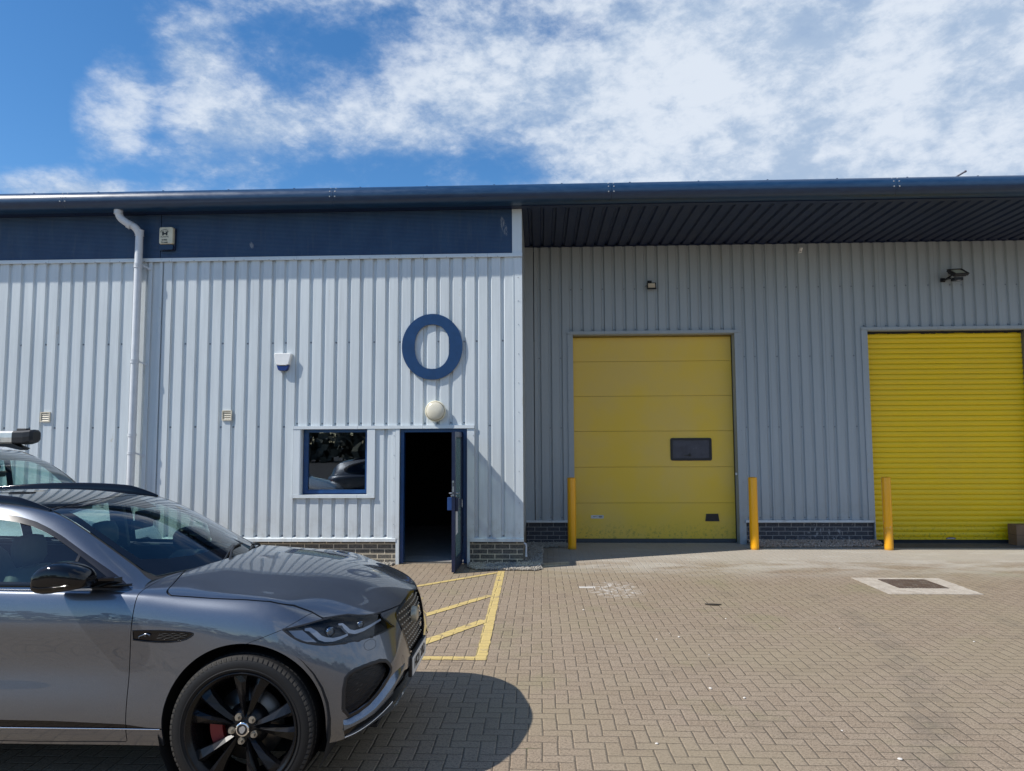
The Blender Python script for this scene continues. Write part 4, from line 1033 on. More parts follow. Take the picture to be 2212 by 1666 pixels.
# ---- body cage
cols = {
 'F0': [(.655,0,.25),(.715,0,.36),(.745,0,.48),(.745,0,.60),(.735,0,.72),(.720,0,.815),(.700,0,.882),(.655,0,.915)],
 'F1': [(.665,.22,.27),(.712,.22,.37),(.740,.22,.48),(.740,.22,.60),(.730,.22,.71),(.712,.22,.802),(.692,.22,.862),(.645,.22,.898)],
 'F2': [(.685,.43,.31),(.715,.43,.38),(.732,.44,.48),(.732,.44,.585),(.712,.43,.69),(.69,.42,.775),(.665,.42,.835),(.615,.42,.885)],
 'F3': [(.655,.61,.335),(.685,.62,.39),(.700,.62,.48),(.700,.62,.575),(.672,.62,.68),(.642,.61,.765),(.605,.61,.835),(.55,.60,.893)],
 'C':  [(.555,.765,.30),(.58,.785,.38),(.592,.785,.48),(.592,.785,.575),(.562,.785,.68),(.527,.785,.765),(.49,.775,.845),(.43,.75,.905)],
 'S1': [(.42,.86,.285),(.43,.885,.38),(.43,.885,.49),(.42,.885,.59),(.385,.89,.70),(.345,.885,.79),(.32,.865,.875),(.285,.815,.946)],
 'S2': [(.22,.90,.28),(.22,.93,.38),(.22,.935,.50),(.22,.937,.62),(.20,.940,.73),(.17,.933,.83),(.15,.907,.925),(.13,.84,1.00)],
 'S3': [(-.05,.90,.28),(-.05,.935,.38),(-.05,.945,.50),(-.05,.950,.64),(-.05,.952,.77),(-.05,.940,.87),(-.05,.912,.965),(-.05,.845,1.024)],
 'S4': [(-.33,.90,.28),(-.33,.935,.38),(-.33,.94,.50),(-.33,.94,.64),(-.33,.943,.78),(-.33,.940,.885),(-.33,.915,.98),(-.33,.855,1.037)],
 'S5': [(-.62,.895,.28),(-.62,.930,.38),(-.62,.937,.51),(-.62,.926,.65),(-.62,.935,.78),(-.62,.941,.888),(-.62,.920,1.0),(-.62,.875,1.055)],
 'S6': [(-1.0,.895,.28),(-1.0,.930,.38),(-1.0,.938,.52),(-1.0,.918,.66),(-1.0,.931,.79),(-1.0,.941,.89),(-1.0,.920,1.01),(-1.0,.882,1.062)],
 'S7': [(-1.5,.895,.28),(-1.5,.930,.38),(-1.5,.938,.52),(-1.5,.918,.66),(-1.5,.931,.79),(-1.5,.942,.892),(-1.5,.922,1.015),(-1.5,.884,1.068)],
 'S8': [(-2.0,.90,.28),(-2.0,.930,.38),(-2.0,.938,.52),(-2.0,.925,.66),(-2.0,.935,.79),(-2.0,.945,.895),(-2.0,.928,1.02),(-2.0,.888,1.078)],
 'S9': [(-2.4,.90,.29),(-2.4,.935,.39),(-2.4,.945,.52),(-2.4,.945,.66),(-2.4,.955,.79),(-2.4,.955,.90),(-2.4,.935,1.03),(-2.4,.885,1.09)],
 'S10': [(-2.75,.90,.30),(-2.75,.935,.40),(-2.75,.95,.53),(-2.75,.955,.66),(-2.75,.96,.79),(-2.75,.955,.90),(-2.75,.93,1.03),(-2.75,.87,1.10)],
 'S11': [(-3.12,.88,.31),(-3.12,.92,.41),(-3.12,.935,.53),(-3.12,.935,.66),(-3.12,.935,.79),(-3.12,.93,.90),(-3.12,.90,1.02),(-3.12,.82,1.10)],
 'S12': [(-3.42,.80,.33),(-3.44,.84,.43),(-3.46,.85,.54),(-3.46,.85,.66),(-3.45,.85,.79),(-3.44,.84,.90),(-3.40,.81,1.01),(-3.36,.74,1.08)],
 'R1': [(-3.56,.50,.34),(-3.60,.52,.44),(-3.62,.52,.55),(-3.61,.52,.67),(-3.59,.52,.79),(-3.58,.52,.90),(-3.54,.51,1.0),(-3.48,.48,1.07)],
 'R0': [(-3.60,0,.34),(-3.65,0,.44),(-3.66,0,.55),(-3.65,0,.67),(-3.62,0,.79),(-3.61,0,.90),(-3.57,0,1.0),(-3.50,0,1.07)],
}
names = list(cols); NL = 8
V = []; F_ = []; ID = {}
for c in names:
    for l, (x, w, z) in enumerate(cols[c]): ID[(c, l)] = len(V); V.append((x, w, z))
for a, b in zip(names, names[1:]):
    for l in range(NL-1): F_.append((ID[(a, l)], ID[(b, l)], ID[(b, l+1)], ID[(a, l+1)]))
# top grid: rows of 4 inner points, front row F0..F3
top = {
 'S1': [(.48,0,.992),(.465,.22,.988),(.41,.43,.975),(.34,.62,.971)],
 'S2': [(.27,0,1.052),(.25,.22,1.047),(.20,.43,1.034),(.15,.64,1.016)],
 'S3': [(.05,0,1.092),(.03,.22,1.086),(.0,.43,1.072),(-.03,.64,1.05)],
 'S4': [(-.19,0,1.117),(-.21,.22,1.112),(-.26,.43,1.098),(-.31,.64,1.074)],
 'S5': [(-.44,0,1.13),(-.47,.22,1.124),(-.53,.43,1.11),(-.58,.64,1.09)],
 'S6': [(-1.0,0,1.08),(-1.0,.22,1.08),(-1.0,.43,1.08),(-1.0,.66,1.075)],
 'S7': [(-1.5,0,1.08),(-1.5,.22,1.08),(-1.5,.43,1.08),(-1.5,.66,1.075)],
 'S8': [(-2.0,0,1.09),(-2.0,.22,1.09),(-2.0,.43,1.09),(-2.0,.66,1.085)],
 'S9': [(-2.4,0,1.10),(-2.4,.22,1.10),(-2.4,.43,1.10),(-2.4,.66,1.10)],
 'S10': [(-2.75,0,1.12),(-2.75,.22,1.12),(-2.75,.43,1.12),(-2.75,.66,1.11)],
 'S11': [(-3.12,0,1.12),(-3.12,.22,1.12),(-3.12,.43,1.12),(-3.12,.62,1.11)],
}
sides = ['S1','S2','S3','S4','S5','S6','S7','S8','S9','S10','S11']
row_prev = [ID[('F0', 7)], ID[('F1', 7)], ID[('F2', 7)], ID[('F3', 7)], ID[('C', 7)]]
rows = [row_prev]
for s_ in sides:
    r = []
    for p in top[s_]: r.append(len(V)); V.append(p)
    r.append(ID[(s_, 7)]); rows.append(r)
for a, b in zip(rows, rows[1:]):
    for j in range(4): F_.append((a[j], a[j+1], b[j+1], b[j]))
# rear closing row: S11 row to R0, R1, S12
a = rows[-1]
F_.append((a[0], a[1], ID[('R1', 7)], ID[('R0', 7)])); F_.append((a[1], a[2], a[3], ID[('R1', 7)])); F_.append((a[3], a[4], ID[('S12', 7)], ID[('R1', 7)]))
# fix front fan: F3->C edge is row end; columns C..S1 share the side
CR = {}
for a, b in zip(names[5:12], names[6:13]): CR[(ID[(a, 7)], ID[(b, 7)])] = .35
for a, b in zip(names[0:3], names[1:4]): CR[(ID[(a, 6)], ID[(b, 6)])] = .5
for a, b in zip(names[6:13], names[7:14]): CR[(ID[(a, 5)], ID[(b, 5)])] = .25
for k in range(1, 6):                      # bonnet ridge
    CR[(rows[k-1][2], rows[k][2])] = .45
# faces are wound with w>=0; local y = -w so flip later in extract
body_me = surf_from_cage(V, F_, CR, 4)
bm = bm_from(body_me)
bmesh.ops.delete(bm, geom=[f for f in bm.faces if f.calc_center_median().y < 0], context='FACES')
if sum(f.normal.y for f in bm.faces) < 0:
    bmesh.ops.reverse_faces(bm, faces=bm.faces[:]); ln = bm.verts.layers.float_vector[NRM]
    for v in bm.verts: v[ln] = -Vector(v[ln])
# ---- boundary curves (side view x,z unless said)
def arch(cx0, r=.42, zc=.39):
    return lambda co: (math.hypot(co.x-cx0, co.z-zc) if co.z > zc else abs(co.x-cx0))-r
AF, AR = arch(0.), arch(-2.72, .42)
WB = -2.72
for f_, cx0 in ((AF, 0), (AR, WB)):
    cut(bm, f_, lambda c, cx0=cx0: c.y > .6 and abs(c.x-cx0) < .5 and c.z < .9)
    bmesh.ops.delete(bm, geom=[f for f in bm.faces if f.calc_center_median().y > .6 and f_(f.calc_center_median()) < 0 and f.calc_center_median().z < .85], context='FACES')
HL = smooth_poly([(.195,.874),(.245,.835),(.30,.805),(.38,.785),(.46,.778),(.58,.774),(.684,.776),(.652,.822),(.615,.868),(.545,.882),(.475,.902),(.42,.906),(.36,.900),(.28,.885)], 1, (0, 6, 8))
hl = sd_poly(HL); d_hl = lambda c: c.x > .12 and c.y > .38 and .7 < c.z < .96
HOODL = [(-.62,1.2),(-.60,1.12),(-.52,1.10),(-.485,1.078),(-.462,1.052),(-.42,1.036),(-.20,1.021),(-.02,1.013),(.10,1.002),(.217,.975),(.31,.938),(.37,.907),(.42,.906),(.475,.902),(.545,.882),(.62,.868),(.66,.863),(.70,.86),(1.2,.86),(1.2,1.4),(-.62,1.4)]
hood = sd_poly(HOODL); d_hood = lambda c: c.x > -.75 and c.z > .78
GR = smooth_poly([(-.2,.890),(.0,.890),(.12,.884),(.29,.862),(.392,.838),(.402,.815),(.395,.785),(.335,.65),(.275,.560),(.24,.538),(.18,.528),(0,.524),(-.2,.524)], 1, (0, 1, 11, 12))
gr = sd_poly(GR); d_gr = lambda c: c.x > .55 and c.y < .5 and .45 < c.z < .96
g_f = lambda co: gr(co.y, co.z)
DR1 = sd_poly([(-.612,.30),(-.606,.45),(-.600,.70),(-.592,.87),(-.588,1.04),(-.55,1.30),(-1.62,1.30),(-1.62,.36),(-1.60,.30),(-1.1,.296)])
DR2 = sd_poly([(-1.625,1.3),(-1.625,.36),(-1.62,.30),(-2.20,.30),(-2.27,.55),(-2.33,.70),(-2.45,.84),(-2.55,1.0),(-2.6,1.3)])
d_dr = lambda c: c.y > .5 and c.x < -.4 and c.x > -2.8
BU = sd_poly([(.0,.80),(.040,.817),(.195,.874),(.30,.93),(.42,.95),(.62,.868),(.66,.863),(.70,.86),(1.2,.86),(1.2,0),(.0,0)])
d_bu = lambda c: c.x > -.05 and c.z < .97
INT = smooth_poly([(.500,.405),(.500,.60),(.53,.636),(.60,.652),(.668,.652),(.700,.60),(.700,.565),(.66,.50),(.60,.44)], 1, ())
it = sd_poly(INT); d_in = lambda c: c.x > .44 and c.y > .40 and .34 < c.z < .72
# lower bumper split (blade, lip) - front/side x,z ; centre lower grille (w,z)
LG = smooth_poly([(-.2,.50),(0,.50),(.30,.50),(.47,.53),(.575,.535),(.595,.46),(.55,.375),(.44,.325),(0,.285),(-.2,.285)], 1, (0, 9))
lg = sd_poly(LG); d_lg = lambda c: c.x > .55 and c.y < .64 and c.z < .58
SILL = [(-.40,.378),(-.5,.382),(-.62,.398),(-1.0,.412),(-1.6,.418),(-2.3,.40),(-2.3,.372),(-.40,.370)]
sill = sd_poly(SILL); d_si = lambda c: c.y > .7 and -2.4 < c.x < -.35 and c.z < .46
VENT = smooth_poly([(-.585,.870),(-.47,.873),(-.33,.868),(-.262,.862),(-.262,.848),(-.31,.822),(-.40,.811),(-.5,.814),(-.582,.823)], 1, (0, 8))
vent = sd_poly(VENT); d_ve = lambda c: c.y > .8 and -.62 < c.x < -.2 and .78 < c.z < .9
cut(bm, lambda co: hl(co.x, co.z), d_hl); G_ = .0022
for s in (-1, 1):
    cut(bm, lambda co: hood(co.x, co.z)+s*G_, d_hood)
    cut(bm, lambda co: DR1(co.x, co.z)+s*G_, d_dr); cut(bm, lambda co: DR2(co.x, co.z)+s*G_, d_dr)
for s in (-1, 1): cut(bm, lambda co: BU(co.x, co.z)+s*.0012, d_bu)
cut(bm, g_f, d_gr); cut(bm, lambda co: gr(co.y, co.z)+.018, d_gr)
cut(bm, lambda co: it(co.x, co.z), d_in); cut(bm, lambda co: lg(co.y, co.z), d_lg)
cut(bm, lambda co: sill(co.x, co.z), d_si); cut(bm, lambda co: vent(co.x, co.z), d_ve)
# blade and lower lip lines: distance below the intake diagonal
BL = smooth_poly([(.500,.400),(.60,.432),(.665,.49),(.708,.56),(.735,.563),(.745,.545),(.70,.452),(.63,.385),(.500,.345)], 1, (0, 8))
bl_ = sd_poly(BL); d_bl = lambda c: c.x > .46 and c.y > .40 and .3 < c.z < .6
cut(bm, lambda co: bl_(co.x, co.z), d_bl)
LIP = [(.500,.343),(.63,.383),(.72,.46),(.80,.44),(.80,.39),(.70,.385),(.62,.345),(.500,.306)]
lip = sd_poly(LIP); d_lip = lambda c: c.x > .46 and c.y > .30 and .25 < c.z < .5
cut(bm, lambda co: lip(co.x, co.z), d_lip)
# cowl: remove everything under the cabin
cowl = sd_poly([(-.375,-1),(-.375,0),(-.43,.28),(-.52,.50),(-.60,.68),(-.62,.80),(-.70,.868),(-2.6,.87),(-3.2,.72),(-3.34,.5),(-3.36,0),(-3.36,-1)])
d_co = lambda c: c.z > 1.0
cut(bm, lambda co: cowl(co.x, co.y), d_co)
REG = {k: [] for k in 'headlight hood door1 door2 bumper grille ring intake lower vent sill blade lip body gap'.split()}
for f in bm.faces:
    c = f.calc_center_median(); x, w, z = c
    if d_co(c) and cowl(x, w) < 0: continue
    k = None
    if d_gr(c) and gr(w, z) < 0: k = 'grille' if gr(w, z) < -.018 else 'ring'
    elif d_hl(c) and hl(x, z) < 0: k = 'headlight'
    elif d_hood(c) and abs(hood(x, z)) < G_: k = 'gap'
    elif d_hood(c) and hood(x, z) < 0: k = 'hood'
    elif d_dr(c) and (abs(DR1(x, z)) < G_ or abs(DR2(x, z)) < G_): k = 'gap'
    elif d_in(c) and it(x, z) < 0: k = 'intake'
    elif d_bl(c) and bl_(x, z) < 0: k = 'blade'
    elif d_lip(c) and lip(x, z) < 0: k = 'lip'
    elif d_lg(c) and lg(w, z) < 0: k = 'lower'
    elif d_bu(c) and abs(BU(x, z)) < .0012: k = 'gap'
    elif d_bu(c) and BU(x, z) < 0: k = 'bumper'
    elif d_ve(c) and vent(x, z) < 0: k = 'vent'
    elif d_si(c) and sill(x, z) < 0: k = 'sill'
    elif d_dr(c) and DR1(x, z) < 0: k = 'door1'
    elif d_dr(c) and DR2(x, z) < 0: k = 'door2'
    else: k = 'body'
    REG[k].append(f)
extract(bm, REG['body'], 'body', M_PAINT, car, 'both', .012)
extract(bm, REG['hood'], 'bonnet', M_PAINT, car, 'both', .012)
extract(bm, REG['bumper'], 'bumper', M_PAINT, car, 'both', .010)
doors = extract(bm, REG['door1'], 'door', M_PAINT, car, True, .012); doors2 = extract(bm, REG['door2'], 'door', M_PAINT, car, True, .012)
extract(bm, REG['ring'], 'grille_surround', M_GLOSS, car, 'both', .02)
extract(bm, REG['sill'], 'sill_insert', M_GLOSS, car, True, 0, offset=-.004)
extract(bm, REG['vent'], 'side_vent', M_GLOSS, car, True, 0, offset=-.006)
M_BLADE = plain('satin blue grey insert', (.15, .19, .26), .20, .9, var=.05, coat=.5)
def tilted(faces, name, mat, fn):
    for sg in (1, -1):
        idx = {}; vs = []; fs = []; ln = bm.verts.layers.float_vector[NRM]
        for fc in faces:
            q = []
            for v in fc.verts:
                if v not in idx:
                    p = v.co+Vector(v[ln]).normalized()*fn(v.co); idx[v] = len(vs); vs.append((p.x, -p.y*sg, p.z))
                q.append(idx[v])
            fs.append(q if sg < 0 else q[::-1])
        m = MB(); m.add(vs, fs, 0, True); m.build(name, mat, car, fix=False)
tilted(REG['blade'], 'bumper_blade', M_BLADE, lambda c: -.034+.038*min(1, max(0, it(c.x, c.z)/.045)))
extract(bm, REG['lip'], 'lower_lip', M_GLOSS, car, True, 0, offset=-.004)
extract(bm, REG['intake'], 'intake', M_DARK, car, True, 0, offset=-.035)
extract(bm, REG['lower'], 'lower_grille', M_GLOSS, car, 'both', 0, offset=-.012)
grille = extract(bm, REG['grille'], 'grille', M_DARK, car, 'both', 0, offset=-.03)[0]
extract(bm, REG['gap'], 'shut_line', M_SHADOW, car, 'both', 0, offset=-.010)
BV = BVHTree.FromBMesh(bm)
def on(x, z, w0=1.4, d=(0, -1, 0)):
    """point and normal on the near flank at (x,z)"""
    h = BV.ray_cast(Vector((x, w0, z)), Vector(d)); return h
def front(w, z):
    return BV.ray_cast(Vector((1.5, w, z)), Vector((-1, 0, 0)))
def loc(v): return Vector((v[0], -v[1], v[2]))
def ribbon(name, pts, width, h, mat, parent, sides=(1, -1), proj='side', n=10):
    """raised strip following the surface through (x,z) or (w,z) points"""
    out = []
    for sg in sides:
        m = MB(); P = []
        for p in pts:
            r = on(*p) if proj == 'side' else front(*p)
            if r[0] is None: continue
            P.append((r[0]+r[1]*h*.3, r[1]))
        vs = []
        for i, (p, nn) in enumerate(P):
            d = (P[min(i+1, len(P)-1)][0]-P[max(i-1, 0)][0]).normalized(); b = d.cross(nn).normalized()
            for q in (p+b*width/2, p+b*width*.3+nn*h, p-b*width*.3+nn*h, p-b*width/2): vs.append(Vector((q.x, -q.y*sg, q.z)))
        m.add(vs, [(4*i+k, 4*i+k+1, 4*i+k+5, 4*i+k+4) for i in range(len(P)-1) for k in range(3)], 0, True)
        out.append(m.build(name, mat, parent))
    return out
ribbon('chrome_strip', [(-.41-.02*i, .372) for i in range(60)], .005, .0015, M_CHROME, car)

# ---- cabin (pillars, roof, glass)
st = [
 [(-.56,.868,1.035),(-.59,.83,1.06),(-.61,.775,1.075),(-.61,.70,1.088),(-.48,.38,1.098),(-.39,0,1.10)],
 [(-.80,.872,1.05),(-.82,.842,1.10),(-.84,.775,1.185),(-.84,.68,1.222),(-.72,.38,1.237),(-.64,0,1.24)],
 [(-1.07,.875,1.06),(-1.08,.825,1.17),(-1.09,.715,1.312),(-1.075,.645,1.355),(-.98,.36,1.375),(-.91,0,1.38)],
 [(-1.27,.878,1.065),(-1.28,.805,1.23),(-1.29,.675,1.402),(-1.27,.61,1.442),(-1.225,.34,1.462),(-1.19,0,1.468)],
 [(-1.55,.88,1.068),(-1.55,.79,1.26),(-1.55,.655,1.455),(-1.55,.59,1.496),(-1.55,.32,1.513),(-1.55,0,1.518)],
 [(-1.95,.885,1.075),(-1.95,.79,1.27),(-1.95,.645,1.468),(-1.95,.58,1.510),(-1.95,.32,1.528),(-1.95,0,1.533)],
 [(-2.4,.886,1.085),(-2.4,.785,1.27),(-2.4,.635,1.450),(-2.4,.57,1.492),(-2.4,.31,1.512),(-2.4,0,1.517)],
 [(-2.85,.865,1.095),(-2.85,.765,1.26),(-2.85,.61,1.400),(-2.85,.55,1.442),(-2.85,.30,1.465),(-2.85,0,1.47)],
 [(-3.18,.79,1.10),(-3.20,.70,1.22),(-3.22,.58,1.335),(-3.24,.52,1.375),(-3.26,.29,1.400),(-3.27,0,1.405)],
 [(-3.34,.72,1.09),(-3.36,.63,1.16),(-3.38,.55,1.22),(-3.40,.49,1.24),(-3.42,.28,1.25),(-3.43,0,1.25)],
 [(-3.40,.66,1.06),(-3.43,.60,1.065),(-3.46,.53,1.07),(-3.49,.46,1.07),(-3.52,.26,1.07),(-3.53,0,1.07)],
]
V = []; F_ = []; W6 = 6
for r in st: V += r
for i in range(len(st)-1):
    for j in range(5): a = i*W6+j; F_.append((a, a+1, a+W6+1, a+W6))
CR = {}
for i in range(0, 4): CR[(i*W6+3, (i+1)*W6+3)] = .6
for i in range(4, len(st)-2): CR[(i*W6+3, (i+1)*W6+3)] = .15
for j in range(5): CR[(3*W6+j, 3*W6+j+1)] = 0
cab_me = surf_from_cage(V, F_, CR, 4)
cb_ = bm_from(cab_me)
bmesh.ops.delete(cb_, geom=[f for f in cb_.faces if f.calc_center_median().y < 0], context='FACES')
if sum(f.normal.z for f in cb_.faces) < 0:
    bmesh.ops.reverse_faces(cb_, faces=cb_.faces[:]); ln = cb_.verts.layers.float_vector[NRM]
    for v in cb_.verts: v[ln] = -Vector(v[ln])
WS = sd_poly([(-1.285,-.5),(-1.285,.575),(-1.075,.618),(-.86,.655),(-.68,.680),(-.615,.665),(-.54,.5),(-.45,.30),(-.385,0),(-.385,-.5)])
d_ws = lambda c: c.y < .72 and c.x > -1.4
# band between windscreen edge and paint
WS2 = sd_poly([(-1.278,-.5),(-1.278,.592),(-1.075,.634),(-.86,.670),(-.70,.695),(-.655,.715),(-.56,.735),(-.48,.72),(-.30,.5),(-.2,0),(-.2,-.5)])
DLOo = smooth_poly([(-.655,1.064),(-.76,1.130),(-1.0,1.256),(-1.18,1.352),(-1.35,1.418),(-1.57,1.452),(-2.0,1.462),(-2.5,1.440),(-2.95,1.345),(-3.12,1.25),(-3.08,1.17),(-2.9,1.112),(-2.0,1.095),(-1.0,1.080)], 1, (0,))
DLOi = smooth_poly([(-.74,1.082),(-.84,1.146),(-1.02,1.245),(-1.20,1.338),(-1.36,1.393),(-1.56,1.420),(-2.0,1.430),(-2.5,1.408),(-2.9,1.325),(-3.04,1.24),(-3.0,1.18),(-2.86,1.132),(-2.0,1.112),(-1.0,1.098)], 1, (0,))
dlo, dli = sd_poly(DLOo), sd_poly(DLOi); d_dl = lambda c: c.y > .5 and c.x > -3.3
RWS = sd_poly([(-3.27,-.5),(-3.27,.50),(-3.44,.42),(-3.51,.40),(-3.56,-.5)]); d_rw = lambda c: c.x < -3.2
ROOF = smooth_poly([(-1.297,-.6),(-1.297,.575),(-1.55,.555),(-2.4,.54),(-2.8,.52),(-3.0,.48),(-3.05,-.6)], 0)
rf = sd_poly(ROOF); d_rf = lambda c: c.y < .7 and c.z > 1.3
HEAD = sd_poly([(-1.72,-.6),(-1.72,.6),(-1.728,.6),(-1.728,-.6)])
cut(cb_, lambda co: WS(co.x, co.y), d_ws); cut(cb_, lambda co: WS2(co.x, co.y), d_ws)
cut(cb_, lambda co: dlo(co.x, co.z), d_dl); cut(cb_, lambda co: dli(co.x, co.z), d_dl)
cut(cb_, lambda co: rf(co.x, co.y), d_rf); cut(cb_, lambda co: RWS(co.x, co.y), d_rw)
def vline(x0): return lambda co: co.x-(x0-.10*(co.z-1.1))
for x0 in (-.985, -1.0, -1.60, -1.71, -2.42, -2.50):
    cut(cb_, (lambda x0: (lambda co: co.x-x0-(.0 if x0 > -1.2 else .12*(co.z-1.1))))(x0), lambda c: d_dl(c) and dlo(c.x, c.z) < .03)
cut(cb_, lambda co: co.x+1.285, d_ws); cut(cb_, lambda co: co.x+1.297, d_ws)
# frit: dark printed border on the windscreen
FR = sd_poly([(-1.225,-.5),(-1.225,.52),(-1.05,.575),(-.86,.61),(-.735,.615),(-.64,.48),(-.56,.30),(-.50,0),(-.50,-.5)])
cut(cb_, lambda co: FR(co.x, co.y), d_ws)
MB_ = sd_poly([(-1.23,-.5),(-1.23,.20),(-1.10,.12),(-1.02,.07),(-1.02,-.5)])
cut(cb_, lambda co: MB_(co.x, co.y), lambda c: c.y < .3 and c.x > -1.3 and c.x < -.9)
RG = {k: [] for k in 'ws frit seal g1 qg g2 g3 black roof paint rear joint'.split()}
for f in cb_.faces:
    c = f.calc_center_median(); x, w, z = c; bx = .12*(z-1.1)
    if d_ws(c) and WS(x, w) < 0: k = 'ws' if FR(x, w) < 0 and not (w < .3 and -1.3 < x < -.9 and MB_(x, w) < 0) else 'frit'
    elif d_ws(c) and WS2(x, w) < 0: k = 'seal'
    elif d_dl(c) and dli(x, z) < 0:
        if x > -.985: k = 'qg'
        elif x > -1.0: k = 'black'
        elif x > -1.60+bx: k = 'g1'
        elif x > -1.71+bx: k = 'black'
        elif x > -2.42+bx: k = 'g2'
        elif x > -2.50+bx: k = 'black'
        else: k = 'g3'
    elif d_dl(c) and dlo(x, z) < 0: k = 'black'
    elif d_rf(c) and rf(x, w) < 0: k = 'roof'
    elif d_rf(c) and -1.297 < x < -1.285 and w < .6: k = 'joint'
    elif d_rw(c) and RWS(x, w) < 0: k = 'rear'
    else: k = 'paint'
    RG[k].append(f)
extract(cb_, RG['paint'], 'roof_side', M_PAINT, car, 'both', 0)
extract(cb_, RG['roof'], 'roof_glass', M_RGLASS, car, 'both', 0)
extract(cb_, RG['joint'], 'roof_seal', M_SHADOW, car, 'both', 0, offset=-.003)
wso = extract(cb_, RG['ws'], 'windscreen', M_CGLASS, car, 'both', 0)[0]
M_FRIT = plain('windscreen black border', (.006, .007, .010), .03, spec=.4)
extract(cb_, RG['frit'], 'glass_border', M_FRIT, wso, 'both', 0)
extract(cb_, RG['seal'], 'windscreen_seal', M_RUB, car, 'both', 0, offset=-.004)
for k in ('g1', 'g2', 'g3'): extract(cb_, RG[k], 'side_window', M_CGLASS2, car, True, 0, offset=-.006)
extract(cb_, RG['qg'], 'quarter_panel', M_GLOSS, car, True, 0, offset=-.004)
extract(cb_, RG['black'], 'window_frame', plain('satin black trim', (.014, .013, .014), .22, coat=.3), car, True, 0, offset=-.001)
extract(cb_, RG['rear'], 'rear_window', M_CGLASS2, car, 'both', 0)
CV = BVHTree.FromBMesh(cb_)
# black trim strip below the side glass
for sg in (1, -1):
    m = MB(); vs = []
    for i in range(40):
        x = -.66-2.2*i/39
        h = CV.ray_cast(Vector((x, 1.4, 1.082)), Vector((0, -1, 0)))
        w = h[0].y if h[0] else .87
        for dw, dz in ((.004, .006), (.010, -.002), (.004, -.010)): vs.append((x, -(w+dw)*sg, 1.082+dz+.0055*(-x-.6)))
    m.add(vs, [(3*i+k, 3*i+k+1, 3*i+k+4, 3*i+k+3) for i in range(39) for k in range(2)], 0, True)
    m.build('belt_trim', M_GLOSS, car)
# roof rails
for sg in (1, -1):
    m = MB(); P = []
    for i in range(44):
        u = i/43; x = -1.29-1.65*u; h = CV.ray_cast(Vector((x, .585-.05*u, 2)), Vector((0, 0, -1)))
        lift = .030*min(1, u/.12, (1-u)/.10)
        P.append(Vector((x, -(.585-.05*u)*sg, (h[0].z if h[0] else 1.5)+lift-.004)))
    n = len(P); vs = []
    for i, p in enumerate(P):
        k = .5+.5*min(1, (i+1)/6, (n-i)/6)
        for dy, dz in ((-.017, -.03), (-.015, .008), (-.006, .014), (.006, .014), (.015, .008), (.017, -.03)): vs.append((p.x, p.y+dy*k, p.z+dz))
    m.add(vs, [(6*i+q, 6*i+q+1, 6*i+q+7, 6*i+q+6) for i in range(n-1) for q in range(5)], 0, True); m.add(vs[:6], [tuple(range(6))]); m.add(vs[-6:], [tuple(range(6))])
    m.build('roof_rail', M_GLOSS, car)
# cowl panel and wipers
m = MB(); vs = []
for i in range(25):
    w = -.66+1.32*i/24; a = abs(w); x = -.375-.36*a**1.6
    vs += [(x+.03, -w, 1.112-.05*a), (x-.03, -w, 1.085-.02*a), (x-.12, -w, 1.09-.02*a)]
m.add(vs, [(3*i+k, 3*i+k+1, 3*i+k+4, 3*i+k+3) for i in range(24) for k in range(2)], 0, True); m.build('cowl_panel', M_DARK, car)
def on_ws(x, w):
    h = CV.ray_cast(Vector((x, w, 2)), Vector((0, 0, -1))); return h[0], h[1]
for pts in (((-.40, .30), (-.46, .0), (-.50, -.25)), ((-.56, -.60), (-.50, -.45), (-.42, -.2))):
    m = MB(); P = []
    for k in range(13):
        u = k/12*2; i = min(1, int(u)); f = u-i; a, b = pts[i], pts[i+1]; x = a[0]+(b[0]-a[0])*f-.012; w = a[1]+(b[1]-a[1])*f
        h = CV.ray_cast(Vector((x, abs(w), 2)), Vector((0, 0, -1)))
        P.append(Vector((x, -w, (h[0].z if h[0] else 1.1)+.012)))
    m.tube(P, .007, 6); m.tube([P[0]+Vector((.05, 0, -.01)), P[4]+Vector((.02, 0, .012)), P[7]+Vector((0, 0, .008))], .008, 6); m.build('wiper', M_DARK, car)

